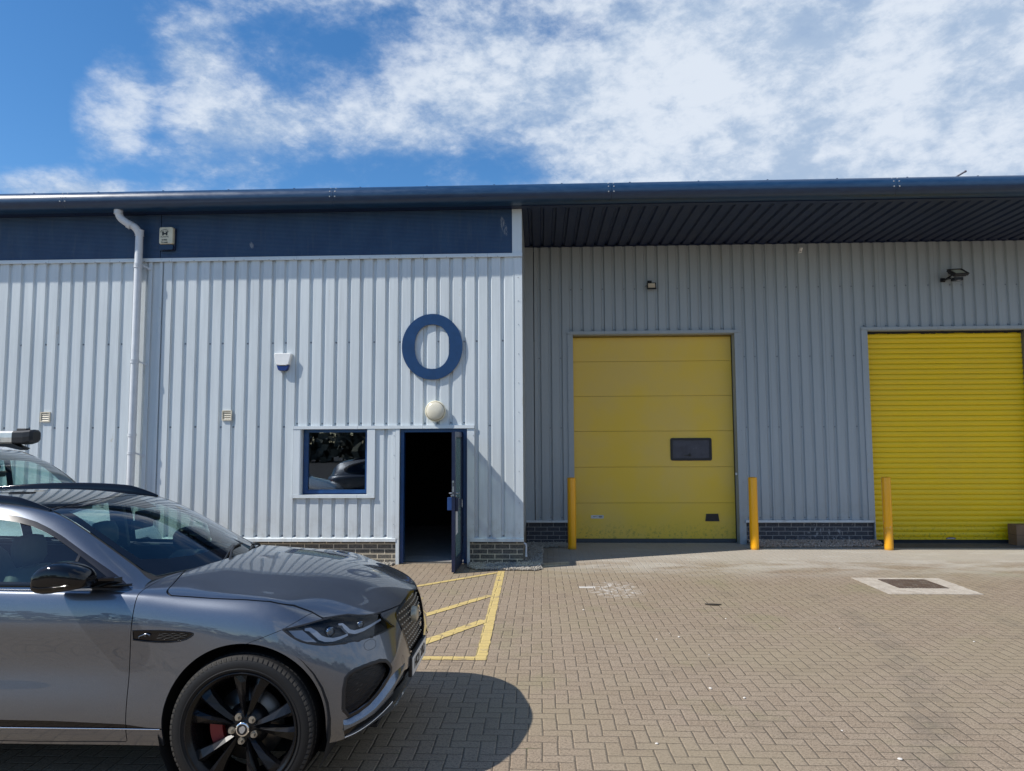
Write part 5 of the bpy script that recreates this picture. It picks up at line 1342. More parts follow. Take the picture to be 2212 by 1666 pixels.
# ---- lamps
def hl_pt(x, z, off=0.):
    h = on(x, z); return (h[0]+h[1]*off, h[1]) if h[0] else (None, None)
M_LENS = glass('headlamp lens', (.93, .95, .97), .65)
M_DRL = plain('light guide grey', (.26, .29, .34), .3, .3, coat=.3)
M_REFL = plain('indicator reflector grey', (.22, .24, .28), .35, .5)
for sg in (1, -1):
    hp = thing('headlight', '', 'x'); del hp['label'], hp['category']; hp.parent = car
    lens = extract(bm, REG['headlight'], 'lens', M_LENS, hp, False, 0, offset=-.001)[0]
    hs_ = extract(bm, REG['headlight'], 'housing', M_DARK, hp, False, 0, offset=-.045)[0]
    def band(name, pts, w_, off, mat, closed=False, fill=None):
        m = MB()
        if fill:
            P = [hl_pt(x, z, off) for x, z in fill]; P = [p for p, n_ in P if p is not None]
            if len(P) > 2: m.add([(p.x, -p.y, p.z) for p in P], [list(range(len(P)))])
        else:
            P = [hl_pt(x, z, off) for x, z in pts]; P = [(p, n_) for p, n_ in P if p is not None]; vs = []
            for i, (p, nn) in enumerate(P):
                d = (P[min(i+1, len(P)-1)][0]-P[max(i-1, 0)][0]).normalized(); b = d.cross(nn).normalized(); ww = w_ if not isinstance(w_, list) else w_[i]
                for q in (p+b*ww/2-nn*.02, p+b*ww/2, p-b*ww/2, p-b*ww/2-nn*.02): vs.append((q.x, -q.y, q.z))
            m.add(vs, [(4*i+k, 4*i+k+1, 4*i+k+5, 4*i+k+4) for i in range(len(P)-1) for k in range(3)], 0, False)
        return m.build(name, mat, hp)
    band('light_guide', [(.300,.868),(.325,.866),(.352,.845),(.378,.820),(.405,.808),(.44,.803),(.475,.808),(.505,.818)], [.012,.020,.026,.026,.024,.018,.014,.010], -.014, M_DRL)
    band('light_guide', [(.452,.874),(.470,.872),(.490,.852),(.510,.832),(.535,.822),(.57,.824),(.60,.832),(.632,.842)], [.010,.016,.022,.022,.020,.016,.012,.010], -.014, M_DRL)
    band('indicator', None, 0, -.020, M_REFL, fill=[(.222,.868),(.29,.866),(.365,.800),(.31,.808),(.26,.832)])
    for (x, z, r) in ((.425, .848, .024), (.555, .858, .018)):
        p, nn = hl_pt(x, z, -.030)
        c_ = Vector((p.x, -p.y, p.z)); ax = Vector((.75, -.6, -.1)).normalized()
        m = MB(); m.lathe(c_, ax, [(-.02, r), (.010, r*1.05), (.012, r*.9)], 20); m.build('projector_ring', M_DCHROME, hp)
        m = MB(); m.lathe(c_, ax, [(-.0, r*.92)]+[(.0+.012*math.sin(PI/2*i/5), r*.92*math.cos(PI/2*i/5)+.0003) for i in range(1, 6)], 20); m.build('projector_lens', plain('projector glass', (.05, .07, .09), .05, coat=1.), hp)
    if sg < 0:
        for ch in list(hp.children):
            me = ch.data; me.transform(Matrix.Diagonal((1, -1, 1, 1))); me.flip_normals()
# black line round the near headlight
HLr = [(x, z) for x, z in HL]
ribbon('headlight_seal', HLr+[HLr[0]], .010, .001, M_DARK, car)
# tail lamps (rear of the car)
for sg in (1, -1):
    m = MB(); vs = []
    for i in range(9):
        u = i/8; a = u*1.4
        x = -3.30-.26*math.sin(a*.95); w = .88-.52*(1-math.cos(a)); vs += [(x-.012, -w*sg*1.01, .93), (x-.02, -w*sg*1.01, .99)]
    m.add(vs, [(2*i, 2*i+1, 2*i+3, 2*i+2) for i in range(8)], 0, True); m.build('tail_light', plain('red lamp lens', (.25, .01, .01), .12, coat=.8), car)

# ---- grille pattern, badge, plate, intake mesh
m = MB(); z = .552; row = 0
while z < .90:
    w = -.40+(.023 if row % 2 else 0)
    while w < .40:
        if gr(abs(w), z) < -.032:
            h = front(abs(w), z)
            if h[0] is not None:
                p = h[0]+Vector((-.020, 0, 0)); r = .0052
                ring = [(p.x, -w+.9*r*math.cos(t), p.z+r*1.25*math.sin(t)) for t in [2*PI*k/8 for k in range(8)]]
                m.add(ring+[(p.x+.010, -w, p.z)], [(k, (k+1) % 8, 8) for k in range(8)], 0, True)
        w += .046
    z += .033; row += 1
gb = bmesh.new(); gb.from_mesh(grille.data); tmp = m.build('tmp', M_DARK, None); nf = len(gb.faces); gb.from_mesh(tmp.data)
gb.faces.ensure_lookup_table()
for f in gb.faces[nf:]: f.material_index = 1
gb.to_mesh(grille.data); gb.free(); bpy.data.objects.remove(tmp); grille.data.materials.append(plain('silver grille stud', (.42, .40, .35), .35, .6))
h = front(0., .745); bx = h[0].x+.004
m = MB(); m.lathe((bx-.03, 0, .745), (1, 0, 0), [(0, .050), (.03, .048), (.034, .043)], 36); m.lathe((bx-.03, 0, .745), (1, 0, 0), [(.033, .044), (.036, .040)], 36)
bd = m.build('grille_badge', plain('badge ring gold grey', (.42, .39, .30), .35, .4), car)
m = MB(); m.lathe((bx+.008, 0, .745), (1, 0, 0), [(-.004, .040), (.0, .030), (.001, .001)], 28); m.build('badge_centre', plain('badge silver', (.45, .43, .36), .3, .6), bd)
# number plate with holder
px0 = front(0., .50)[0].x-.002
m = MB(); m.box(px0-.012, px0+.010, -.262, .262, .432, .548, 0, .005); pl = m.build('number_plate', M_DARK, car)
m = MB(); m.box(px0+.010, px0+.013, -.250, .250, .437, .543); m.build('plate_face', plain('white plate', (.72, .72, .70), .35), pl)
text('HK21 XRD', .082, (px0+.0145, 0, .490), (PI/2, 0, PI/2), M_INK, pl, 'lettering', .0005, bold=.002)
M_MESH = plain('satin mesh black', (.020, .021, .022), .45, spec=.25)
for sg in (1, -1):
    m = MB()
    for r in range(-2, 17):
        pts = []
        for k in range(0, 41):
            x = .49+k*.0055; z = .36+r*.0185+.30*(x-.50)+.0042*math.sin((x-.49)*2*PI/.040+(PI if r % 2 else 0))
            if it(x, z) < -.004:
                q = on(x, z)
                if q[0] is not None: pts.append(Vector(((q[0]-q[1]*.022).x, -(q[0]-q[1]*.022).y*sg, (q[0]-q[1]*.022).z)))
            elif len(pts) > 1: m.tube(pts, .0018, 5); pts = []
        if len(pts) > 1: m.tube(pts, .0018, 5)
    m.build('intake_mesh', M_MESH, car)
ribbon('intake_lip', INT+[INT[0]], .020, .0015, M_DARK, car)
ribbon('lip_strip', [(.50+.0125*i, .300+.0011*i*i*.28+.0012*i) for i in range(17)], .006, .002, M_CHROME, car)
ribbon('washer_cover', smooth_poly([(.570,.762),(.615,.770),(.632,.722),(.588,.716)], 2)+smooth_poly([(.570,.762),(.615,.770),(.632,.722),(.588,.716)], 2)[:1], .0018, .0006, M_SHADOW, car)
# towing eye cover (round outline)
P = [(.435+.020*math.cos(t), .585+.026*math.sin(t)) for t in [2*PI*i/20 for i in range(21)]]
ribbon('towing_cover', P, .0016, .0005, M_SHADOW, car, sides=(1,), proj='front')
# vent grille and leaping emblem
for sg in (1, -1):
    m = MB()
    for r in range(4):
        pts = []
        for k in range(24):
            x = -.455+k*.0065+r*.004; z = .830+r*.0085+.0022*math.sin(k*.9+(PI if r % 2 else 0))
            if vent(x, z) < -.007:
                q = on(x, z); p = q[0]+q[1]*.0; pts.append(Vector((p.x, -p.y*sg, p.z)))
        if len(pts) > 1: m.tube(pts, .0013, 5)
    m.build('vent_mesh', M_MESH, car)
    m = MB(); E_ = [(-.552,.838,.002),(-.545,.842,.003),(-.535,.846,.004),(-.522,.851,.005),(-.508,.854,.0045),(-.497,.852,.004),(-.489,.849,.002)]
    def lift(x, z): q = on(x, z); p = q[0]+q[1]*.001; return Vector((p.x, -p.y*sg, p.z))
    m.tube([lift(x, z) for x, z, r in E_], [r for *_, r in E_], 8)
    for L_ in ([(-.522,.849),(-.519,.843),(-.512,.841)], [(-.500,.850),(-.496,.845),(-.490,.844)], [(-.545,.841),(-.552,.833),(-.548,.831)]): m.tube([lift(*p) for p in L_], .0014, 5)
    m.build('vent_emblem', M_DCHROME, car)
ribbon('vent_rim', VENT, .006, .001, M_GLOSS, car)
# door handles
for sg in (1, -1):
    for x in (-1.42, -2.22):
        m = MB(); vs = []
        for i in range(11):
            u = i/10; xx = x-.10+.20*u; q = on(xx, .93); o_ = .028*math.sin(PI*min(1, max(0, u)))**.4
            for dz, do in ((-.012, 0), (-.010, o_), (.010, o_), (.012, 0)): vs.append((xx, -(q[0].y+do)*sg, .93+dz))
        m.add(vs, [(4*i+k, 4*i+k+1, 4*i+k+5, 4*i+k+4) for i in range(10) for k in range(3)], 0, True); m.build('door_handle', M_PAINT, car)

# ---- mirrors
def mirror_cage():
    secs = [(-1.060,.040),(-1.050,.062),(-.98,.076),(-.90,.078),(-.83,.068),(-.775,.048),(-.757,.030)]
    return secs
for sg in (1, -1):
    mt = thing('door_mirror', '', 'x'); del mt['label'], mt['category']; mt.parent = car
    vs = []; nseg = 20
    X_ = [-1.034,-1.031,-1.020,-.99,-.95,-.90,-.85,-.805,-.785,-.778]
    ZT = [1.168,1.184,1.200,1.220,1.230,1.228,1.214,1.192,1.172,1.158]
    ZL = [1.106,1.086,1.078,1.073,1.076,1.084,1.092,1.101,1.112,1.135]
    for i, x in enumerate(X_):
        zt, zb = ZT[i], ZL[i]; hh = (zt-zb)/2; zc = (zt+zb)/2; hw = .088*(.90 if i in (0,) else .97 if i == 1 else 1.-.55*max(0, (i-5)/4.)**1.3)
        for k in range(nseg):
            t = 2*PI*k/nseg; c_, s_ = math.cos(t), math.sin(t); e = .55
            yy = abs(c_)**e*(1 if c_ > 0 else -1)*hw; z_ = abs(s_)**e*(1 if s_ > 0 else -1)*hh
            vs.append((x+.35*yy*(-.25), -(1.0+yy)*sg, zc+z_))
    n = len(X_)
    m = MB(); m.add(vs, [(i*nseg+k, i*nseg+(k+1) % nseg, (i+1)*nseg+(k+1) % nseg, (i+1)*nseg+k) for i in range(n-1) for k in range(nseg)], 0, True)
    m.add(vs[:nseg], [tuple(range(nseg))]); m.add(vs[-nseg:], [tuple(range(nseg))], 0, True); m.build('mirror_shell', M_GLOSS, mt)
    m = MB(); m.add([(v[0]-.002, -sg*(1.0+(abs(v[1])-1.0)*.86), (v[2]-1.137)*.84+1.137) for v in vs[:nseg]], [tuple(range(nseg))]); m.build('mirror_glass', plain('mirror silver', (.8, .82, .85), .02, 1.), mt)
    m = MB(); vs2 = []
    for (x0, x1, w, z0, z1) in ((-.855, -.70, .852, 1.062, 1.128), (-.862, -.715, .90, 1.080, 1.130), (-.90, -.775, .945, 1.088, 1.135)):
        vs2 += [(x0, -w*sg, z0), (x1, -w*sg, z0+.035), (x1, -w*sg, z1), (x0, -w*sg, z1)]
    m.add(vs2, [(4*i+k, 4*i+(k+1) % 4, 4*i+4+(k+1) % 4, 4*i+4+k) for i in range(2) for k in range(4)]+[(0, 1, 2, 3), (8, 9, 10, 11)], 0, False); m.build('mirror_arm', M_GLOSS, mt)
    m = MB(); m.tube([(x, -(1.089)*sg, z) for x, z in ((-1.028, 1.118), (-.99, 1.112), (-.92, 1.117), (-.84, 1.126))], .002, 6); m.build('mirror_seam', M_GLOSS, mt)
    if sg < 0: mt.location = (-.26, -.10, -.03)

# ---- wheels
M_NUT = plain('wheel nut steel', (.30, .27, .22), .4, .6)
M_TREAD = plain('dusty tread rubber', (.030, .027, .023), .85, bump=.3)
def wheel(parent):
    w = thing('wheel', '', 'x'); del w['label'], w['category']; w.parent = parent
    R_, Rr = .378, .283; hw = .132
    prof = [(-hw*.86, Rr-.006), (-hw*.97, Rr+.012), (-hw*1.03, Rr+.035), (-hw*.99, R_-.030), (-hw*.90, R_-.010), (-hw*.72, R_-.001), (0, R_), (hw*.72, R_-.001), (hw*.90, R_-.010), (hw*.99, R_-.030), (hw*1.03, Rr+.035), (hw*.97, Rr+.012), (hw*.86, Rr-.006)]
    m = MB(); m.lathe((0, 0, 0), (0, 1, 0), prof, 96); m.lathe((0, 0, 0), (0, 1, 0), [(-hw*1.02, Rr+.022), (-hw*1.045, Rr+.026), (-hw*1.02, Rr+.030)], 96)
    for k in range(84):   # shoulder tread blocks
        t = 2*PI*k/84
        for (d0, d1, y0, y1) in ((0, .055, -hw*.985, -hw*.60), (.0, .055, hw*.60, hw*.985)):
            pts = []
            for (tt, yy, rr) in ((t, y0, R_-.024), (t+d1, y0*.98, R_-.024), (t+d1+.03, y1, R_+.0012), (t+.03, y1, R_+.0012), (t+.006, y0*.95, R_-.010), (t+d1+.006, y0*.95, R_-.010)):
                pts.append((rr*math.cos(tt), yy, rr*math.sin(tt)))
            m.add(pts, [(0, 1, 5, 4), (4, 5, 2, 3), (0, 4, 3), (1, 2, 5)], 1)
    ty = m.build('tyre', [M_TYRE, M_TREAD], w, fix=False)
    m = MB(); yf = -hw*.80
    m.lathe((0, 0, 0), (0, 1, 0), [(-hw*.99, Rr+.002), (-hw*1.0, Rr+.009), (-hw*.93, Rr+.006), (-hw*.90, Rr-.008), (-hw*.62, Rr-.022), (hw*.3, Rr-.040), (hw*.9, Rr-.01)], 96)
    for g in range(5):
        for s in (-1, 1):
            base = math.radians(81+72*g)
            a0 = base+s*math.radians(9); a1 = base+s*math.radians(13.5)
            rad = Vector((math.cos(a1), 0, math.sin(a1))); tan = Vector((-math.sin(a1), 0, math.cos(a1)))
            p0 = Vector((math.cos(a0), 0, math.sin(a0)))*.052; t0 = Vector((-math.sin(a0), 0, math.cos(a0)))
            secs = []
            for u, wd, yy, dp in ((0, .012, yf+.026, .045), (.25, .015, yf+.008, .05), (.55, .021, yf-.004, .05), (.85, .031, yf-.004, .045), (1., .040, yf+.004, .03)):
                r = .05+(Rr-.012-.05)*u; aa = a0+(a1-a0)*u**.7; c = Vector((math.cos(aa)*r, 0, math.sin(aa)*r)); tt = Vector((-math.sin(aa), 0, math.cos(aa)))
                o = -s; off = tt*(o*wd*.35)       # ridge sits on the inner side of the pair
                secs.append([c-tt*wd+Vector((0, yy+dp, 0)), c-tt*wd*.92+Vector((0, yy+.010, 0)), c+off+Vector((0, yy-.006, 0)), c+tt*wd*.92+Vector((0, yy+.010, 0)), c+tt*wd+Vector((0, yy+dp, 0))])
            vs = [q for sc in secs for q in sc]
            m.add(vs, [(5*i+k, 5*i+k+1, 5*i+k+6, 5*i+k+5) for i in range(4) for k in range(4)]+[tuple(range(5))])
        # thin webs: slot plate between the two spokes near the rim
        base = math.radians(81+72*g)
    m.lathe((0, 0, 0), (0, 1, 0), [(yf+.034, .001), (yf+.020, .045), (yf+.024, .062), (yf+.05, .105), (yf+.09, .115)], 40)
    rim = m.build('rim', M_RIM, w, fix=True)
    for g in range(5):
        m = MB(); t = math.radians(45+72*g); c = Vector((.062*math.cos(t), yf+.015, .062*math.sin(t))); m.cyl(c, c+Vector((0, -.02, 0)), .0105, .0095, 6, smooth=False); m.cyl(c+Vector((0, .012, 0)), c, .018, n=14); m.build('wheel_nut', M_NUT, w)
    m = MB(); m.lathe((0, 0, 0), (0, 1, 0), [(yf+.03, .036), (yf+.004, .036), (yf-.001, .034), (yf-.001, .027)], 36); m.build('cap_ring', M_CHROME, w)
    m = MB(); m.lathe((0, 0, 0), (0, 1, 0), [(yf+.001, .027), (yf, .0005)], 30); m.build('centre_cap', M_DARK, w)
    m = MB(); P = [(0, .018), (.010, .017), (.017, .008), (.015, -.004), (.006, -.016), (-.002, -.019), (-.010, -.014), (-.015, -.002), (-.014, .010), (-.008, .012)]
    m.prism([(x, yf, z) for x, z in P], (0, -.002, 0)); m.build('cap_emblem', plain('cap emblem grey', (.42, .42, .42), .35, .6), w)
    m = MB(); m.lathe((0, 0, 0), (0, 1, 0), [(-.01, .06), (-.012, .185), (.012, .185), (.012, .06)], 48); m.build('brake_disc', plain('dull disc steel', (.14, .13, .12), .35, .9), w)
    m = MB(); vs = []
    for i in range(9):
        t = math.radians(168+i*6)
        for r, y in ((.125, -.055), (.19, -.055), (.198, -.01), (.12, -.01)): vs.append((r*math.cos(t), y, r*math.sin(t)))
    m.add(vs, [(4*i+k, 4*i+(k+1) % 4, 4*i+4+(k+1) % 4, 4*i+4+k) for i in range(8) for k in range(4)]+[(0, 1, 2, 3), (32, 33, 34, 35)]); m.build('brake_caliper', plain('red caliper paint', (.20, .012, .014), .45), w)
    return w
def dup_tree(o, parent=None):
    c = o.copy(); COL.objects.link(c); c.parent = parent
    for ch in o.children: dup_tree(ch, c)
    return c
w1 = wheel(car); w1.location = (0, -.825, .376)
for (x, y, rz) in ((-2.72, -.825, 0), (0, .825, PI), (-2.72, .825, PI)):
    w = dup_tree(w1, car); w.location = (x, y, .376); w.rotation_euler = (0, 0, rz)
# arch liners and floor
for cx0 in (0, -2.72):
    for sg in (1, -1):
        m = MB(); vs = []
        for k in range(25):
            t = math.radians(-40+260*k/24)
            for w in (.52, .925): vs.append((cx0+.445*math.cos(t), -w*sg, .39+.445*math.sin(t)))
        m.add(vs, [(2*i, 2*i+1, 2*i+3, 2*i+2) for i in range(24)], 0, True)
        m.add([(cx0+.445*math.cos(math.radians(-40+260*k/24)), -.52*sg, .39+.445*math.sin(math.radians(-40+260*k/24))) for k in range(25)], [tuple(range(25))])
        m.build('arch_liner', M_WHEELARCH, car)
m = MB(); m.box(-2.27, -.45, -.86, .86, .27, .30); m.box(-.45, .42, -.52, .52, .24, .30); m.box(-3.2, -2.27, -.5, .5, .27, .30); m.box(.30, .62, -.60, .60, .27, .29); m.box(-.46, .40, -.5, .5, .30, .88); m.box(.36, .60, -.55, .55, .29, .72); m.box(-3.5, -3.16, -.72, .72, .34, .9); m.build('underbody', M_SHADOW, car)
# ---- interior
m = MB(); m.box(-2.9, -.6, -.80, .80, .30, .36)
m.add([(-.50,-.80,.95),(-.50,.80,.95),(-.62,.80,1.055),(-.62,-.80,1.055),(-.98,-.80,1.04),(-.98,.80,1.04),(-1.04,.80,.96),(-1.04,-.80,.96),(-.95,-.8,.6),(-.95,.8,.6)], [(0,1,2,3),(3,2,5,4),(4,5,6,7),(7,6,9,8)], 0, False)
m.build('dashboard', M_DASH, car)
m = MB(); q = [(-1.0,-.24,1.03),(-1.0,-.60,1.03)]
m.prism([(-.86, y, 1.045+.045*math.sin(PI*i/8)) for i, y in enumerate([.60-.05*k for k in range(9)])]+[(-.86, .2, 1.03), (-.86, .6, 1.03)], (-.16, 0, .0)); m.build('instrument_hood', M_DASH, car)
m = MB(); c0 = Vector((-1.12, -.38, 1.02)); ax = Vector((-.9, 0, .42)).normalized(); a = Vector((0, 1, 0)); b = ax.cross(a)
# driver sits on the near (right hand) side
m.tube([c0+(a*math.cos(2*PI*k/28)+b*math.sin(2*PI*k/28))*.185 for k in range(29)], .015, 8, caps=False); m.tube([c0-a*.18, c0, c0+a*.18], .018, 6); m.tube([c0, c0-ax*.2], .03, 8); m.build('steering_wheel', M_DASH, car)
def seat(y, x0):
    m = MB(); bm2 = []
    def loft(secs, k=16, e=.6):
        vs = []
        for (cx_, cz_, hw_, th, tilt) in secs:
            for i in range(k):
                t = 2*PI*i/k; c_, s_ = math.cos(t), math.sin(t)
                vs.append((cx_+abs(s_)**e*(1 if s_ > 0 else -1)*th, y+abs(c_)**e*(1 if c_ > 0 else -1)*hw_, cz_))
        n = len(secs); m.add(vs, [(i*k+j, i*k+(j+1) % k, (i+1)*k+(j+1) % k, (i+1)*k+j) for i in range(n-1) for j in range(k)]+[tuple(range(k))[::-1], tuple(range((n-1)*k, n*k))], 0, True)
    loft([(x0+.05, .55, .24, .07, 0), (x0+.0, .70, .26, .08, 0), (x0-.06, .88, .25, .07, 0), (x0-.12, 1.04, .22, .06, 0), (x0-.145, 1.10, .15, .05, 0)])
    loft([(x0-.15, 1.12, .09, .04, 0), (x0-.15, 1.16, .125, .05, 0), (x0-.155, 1.23, .125, .05, 0), (x0-.16, 1.28, .10, .04, 0), (x0-.16, 1.29, .05, .02, 0)])
    m.box(x0-.05, x0+.48, y-.25, y+.25, .38, .56, 0, .04)
    for s in (-.05, .05): m.cyl((x0-.145, y+s, 1.08), (x0-.15, y+s, 1.16), .007, n=8)
    return m.build('seat', M_SEAT, car)
for x0 in (-1.40,):
    for y in (-.38, .38): seat(y, x0)
for y in (-.42, 0., .42): seat(y, -2.35)
m = MB(); m.box(-1.085, -1.06, -.12, .12, 1.285, 1.345, 0, .01); m.tube([(-1.06, 0, 1.33), (-1.02, 0, 1.39)], .012, 8); m.box(-1.10, -.98, -.055, .055, 1.335, 1.40, 0, .01); m.build('rear_view_mirror', M_DARK, car)
plain('headliner grey', (.10, .11, .11), .8)
m = MB(); vs = []
for i in range(12):
    x = -1.30-1.7*i/11
    for w in (-.60, -.3, 0, .3, .60):
        h = CV.ray_cast(Vector((x, abs(w)*.93, 2)), Vector((0, 0, -1))); vs.append((x, w*.93, (h[0].z if h[0] else 1.45)-.035))
m.add(vs, [(5*i+k, 5*i+k+1, 5*i+k+6, 5*i+k+5) for i in range(11) for k in range(4)], 0, True); m.build('headliner', bpy.data.materials['headliner grey'], car)
for sg in (1, -1):
    m = MB(); m.prism([(-1.0, -.80*sg, .4), (-1.0, -.80*sg, 1.06), (-2.9, -.80*sg, 1.08), (-2.9, -.80*sg, .4)], (0, .03*sg, 0)); m.build('door_trim', M_DASH, car)
for sg in (1, -1):
    m = MB(); m.prism([(-1.60, -.80*sg, 1.06), (-1.72, -.80*sg, 1.06), (-1.68, -.645*sg, 1.44), (-1.58, -.645*sg, 1.44)], (0, .035*sg, 0)); m.build('pillar_trim', bpy.data.materials['headliner grey'], car)
bm.free(); cb_.free()

# ================================================================ white van behind the car
VY = -3.75            # centre line
van = thing('parked_van', 'white van with a pipe carrier on its roof, parked behind the grey car', 'van', (-4.26, VY, 0))
M_VAN = plain('white van paint', (.74, .76, .78), .22, var=.03, coat=.8, coatr=.03)
# local: x forward with 0 = nose, widths w
vs_ = [
 # x,     rows: (w,z) sill, lower, mid, belt, rail, roof centre
 [(-.02,.0,.0)]]
def vsec(x, rows): return [(x[k] if isinstance(x, (list, tuple)) else x, w, z) for k, (w, z) in enumerate(rows)]
ST = [
 vsec([.0,.03,.02,-.06,-.14,-.20], [(.62,.30),(.66,.50),(.66,.72),(.60,.90),(.35,.97),(0,1.0)]),
 vsec([-.14,-.12,-.14,-.20,-.28,-.34], [(.86,.28),(.90,.50),(.90,.74),(.84,.95),(.50,1.02),(0,1.05)]),
 vsec([-.50,-.50,-.50,-.52,-.54,-.56], [(.92,.26),(.95,.50),(.96,.78),(.91,1.03),(.55,1.09),(0,1.11)]),
 vsec([-.80,-.80,-.80,-.80,-.72,-.66], [(.92,.26),(.96,.50),(.97,.80),(.93,1.06),(.58,1.14),(0,1.16)]),
 vsec([-1.15,-1.15,-1.15,-1.12,-1.06,-1.0], [(.92,.26),(.96,.50),(.97,.85),(.94,1.12),(.78,1.42),(0,1.47)]),
 vsec([-1.45,-1.45,-1.45,-1.45,-1.40,-1.32], [(.92,.26),(.96,.50),(.97,.85),(.95,1.15),(.76,1.64),(0,1.70)]),
 vsec([-1.75,-1.75,-1.75,-1.75,-1.72,-1.66], [(.92,.26),(.96,.50),(.97,.85),(.955,1.18),(.76,1.755),(0,1.795)]),
 vsec(-2.2, [(.92,.26),(.96,.50),(.97,.85),(.955,1.2),(.78,1.80),(0,1.835)]),
 vsec(-3.2, [(.92,.26),(.96,.50),(.97,.85),(.955,1.2),(.78,1.81),(0,1.845)]),
 vsec(-4.7, [(.92,.28),(.96,.50),(.97,.85),(.955,1.2),(.78,1.80),(0,1.835)]),
 vsec(-4.78, [(.80,.30),(.86,.50),(.88,.85),(.86,1.2),(.70,1.76),(0,1.79)]),
]
V = []; F_ = []
for r in ST: V += r
for i in range(len(ST)-1):
    for j in range(5): a = i*6+j; F_.append((a, a+1, a+7, a+6))
# close nose and tail down the middle
base = len(V); V += [(.04, 0, .30), (.08, 0, .50), (.07, 0, .72), (-.02, 0, .90)]
F_ += [(base, base+1, 1, 0), (base+1, base+2, 2, 1), (base+2, base+3, 3, 2), (base+3, 5, 4, 3)]
b2 = len(V); o_ = (len(ST)-1)*6; V += [(-4.80, 0, .30), (-4.82, 0, .50), (-4.82, 0, .85), (-4.80, 0, 1.2)]
F_ += [(o_, o_+1, b2+1, b2), (o_+1, o_+2, b2+2, b2+1), (o_+2, o_+3, b2+3, b2+2), (o_+3, o_+4, o_+5, b2+3)]
CR = {}
for i in range(3, 7): CR[(i*6+4, (i+1)*6+4)] = .5
for j in range(5): CR[(9*6+j, 9*6+j+1)] = .6
vme = surf_from_cage(V, F_, CR, 3)
vb = bm_from(vme)
bmesh.ops.delete(vb, geom=[f for f in vb.faces if f.calc_center_median().y < 0], context='FACES')
if sum(f.normal.y for f in vb.faces) < 0:
    bmesh.ops.reverse_faces(vb, faces=vb.faces[:]); ln = vb.verts.layers.float_vector[NRM]
    for v in vb.verts: v[ln] = -Vector(v[ln])
WSv = sd_poly([(-1.60,-.5),(-1.62,.66),(-1.40,.69),(-1.06,.71),(-.84,.66),(-.74,.5),(-.68,0),(-.68,-.5)]); WSo = sd_poly([(-1.62,-.5),(-1.64,.70),(-1.40,.73),(-1.04,.755),(-.80,.70),(-.68,.5),(-.60,0),(-.60,-.5)])
dv = lambda c: c.z > 1.05 and c.x > -1.75 and c.y < .80
SWv = sd_poly(smooth_poly([(-1.10,1.17),(-1.32,1.45),(-1.52,1.62),(-1.75,1.66),(-2.95,1.66),(-2.95,1.17)], 1)); ds = lambda c: c.y > .70 and -3.1 < c.x < -.8 and c.z > 1.1
cut(vb, lambda co: WSv(co.x, co.y), dv); cut(vb, lambda co: WSo(co.x, co.y), dv); cut(vb, lambda co: SWv(co.x, co.z), ds)
ag = {}
for cx0 in (-.86, -3.86):
    f_ = arch(cx0, .37, .34); cut(vb, f_, lambda c, cx0=cx0: c.y > .6 and abs(c.x-cx0) < .5 and c.z < .9)
    bmesh.ops.delete(vb, geom=[f for f in vb.faces if f.calc_center_median().y > .6 and f_(f.calc_center_median()) < 0 and f.calc_center_median().z < .8], context='FACES')
HLv = sd_poly(smooth_poly([(-.06,.78),(-.10,.90),(-.34,.98),(-.48,.99),(-.36,.84),(-.20,.76)], 1)); dh = lambda c: c.x > -.55 and c.y > .3 and .7 < c.z < 1.02
cut(vb, lambda co: HLv(co.x, co.z), dh)
GRv = sd_poly([(-.2,.62),(.42,.62),(.50,.80),(.40,.84),(-.2,.84)]); dg = lambda c: c.x > -.15 and c.y < .6 and .55 < c.z < .9
cut(vb, lambda co: GRv(co.y, co.z), dg)
for x_ in (-2.25, -2.256, -1.02, -1.026): cut(vb, lambda co, x_=x_: co.x-x_, lambda c: c.y > .8 and c.z < 1.7)
for x_ in (-1.90, -1.98): cut(vb, lambda co, x_=x_: co.x-x_, ds)
RV = {k: [] for k in 'ws seal sw hl gr gap pil body'.split()}
for f in vb.faces:
    c = f.calc_center_median()
    if dv(c) and WSv(c.x, c.y) < 0: k = 'ws'
    elif dv(c) and WSo(c.x, c.y) < 0: k = 'seal'
    elif ds(c) and SWv(c.x, c.z) < 0: k = 'sw' if not -1.98 < c.x < -1.90 else 'pil'
    elif dh(c) and HLv(c.x, c.z) < 0: k = 'hl'
    elif dg(c) and GRv(c.y, c.z) < 0: k = 'gr'
    elif c.y > .8 and c.z < 1.7 and (-2.256 < c.x < -2.25 or -1.026 < c.x < -1.02): k = 'gap'
    else: k = 'body'
    RV[k].append(f)
extract(vb, RV['body'], 'body', M_VAN, van, 'both', 0)
extract(vb, RV['pil'], 'window_pillar', M_DARK, van, True, 0)
extract(vb, RV['gap'], 'shut_line', M_SHADOW, van, 'both', 0, offset=-.006)
M_VGLASS = glass('van glass', (.66, .84, .80), 1.4)
extract(vb, RV['ws'], 'windscreen', M_VGLASS, van, 'both', 0)
extract(vb, RV['seal'], 'windscreen_seal', M_DARK, van, 'both', 0, offset=.001)
extract(vb, RV['sw'], 'side_window', M_VGLASS, van, True, 0)
extract(vb, RV['hl'], 'headlight', plain('van lamp lens', (.5, .52, .55), .1, coat=1.), van, True, 0)
extract(vb, RV['gr'], 'grille', M_DARK, van, 'both', 0, offset=-.01)
vb.free()
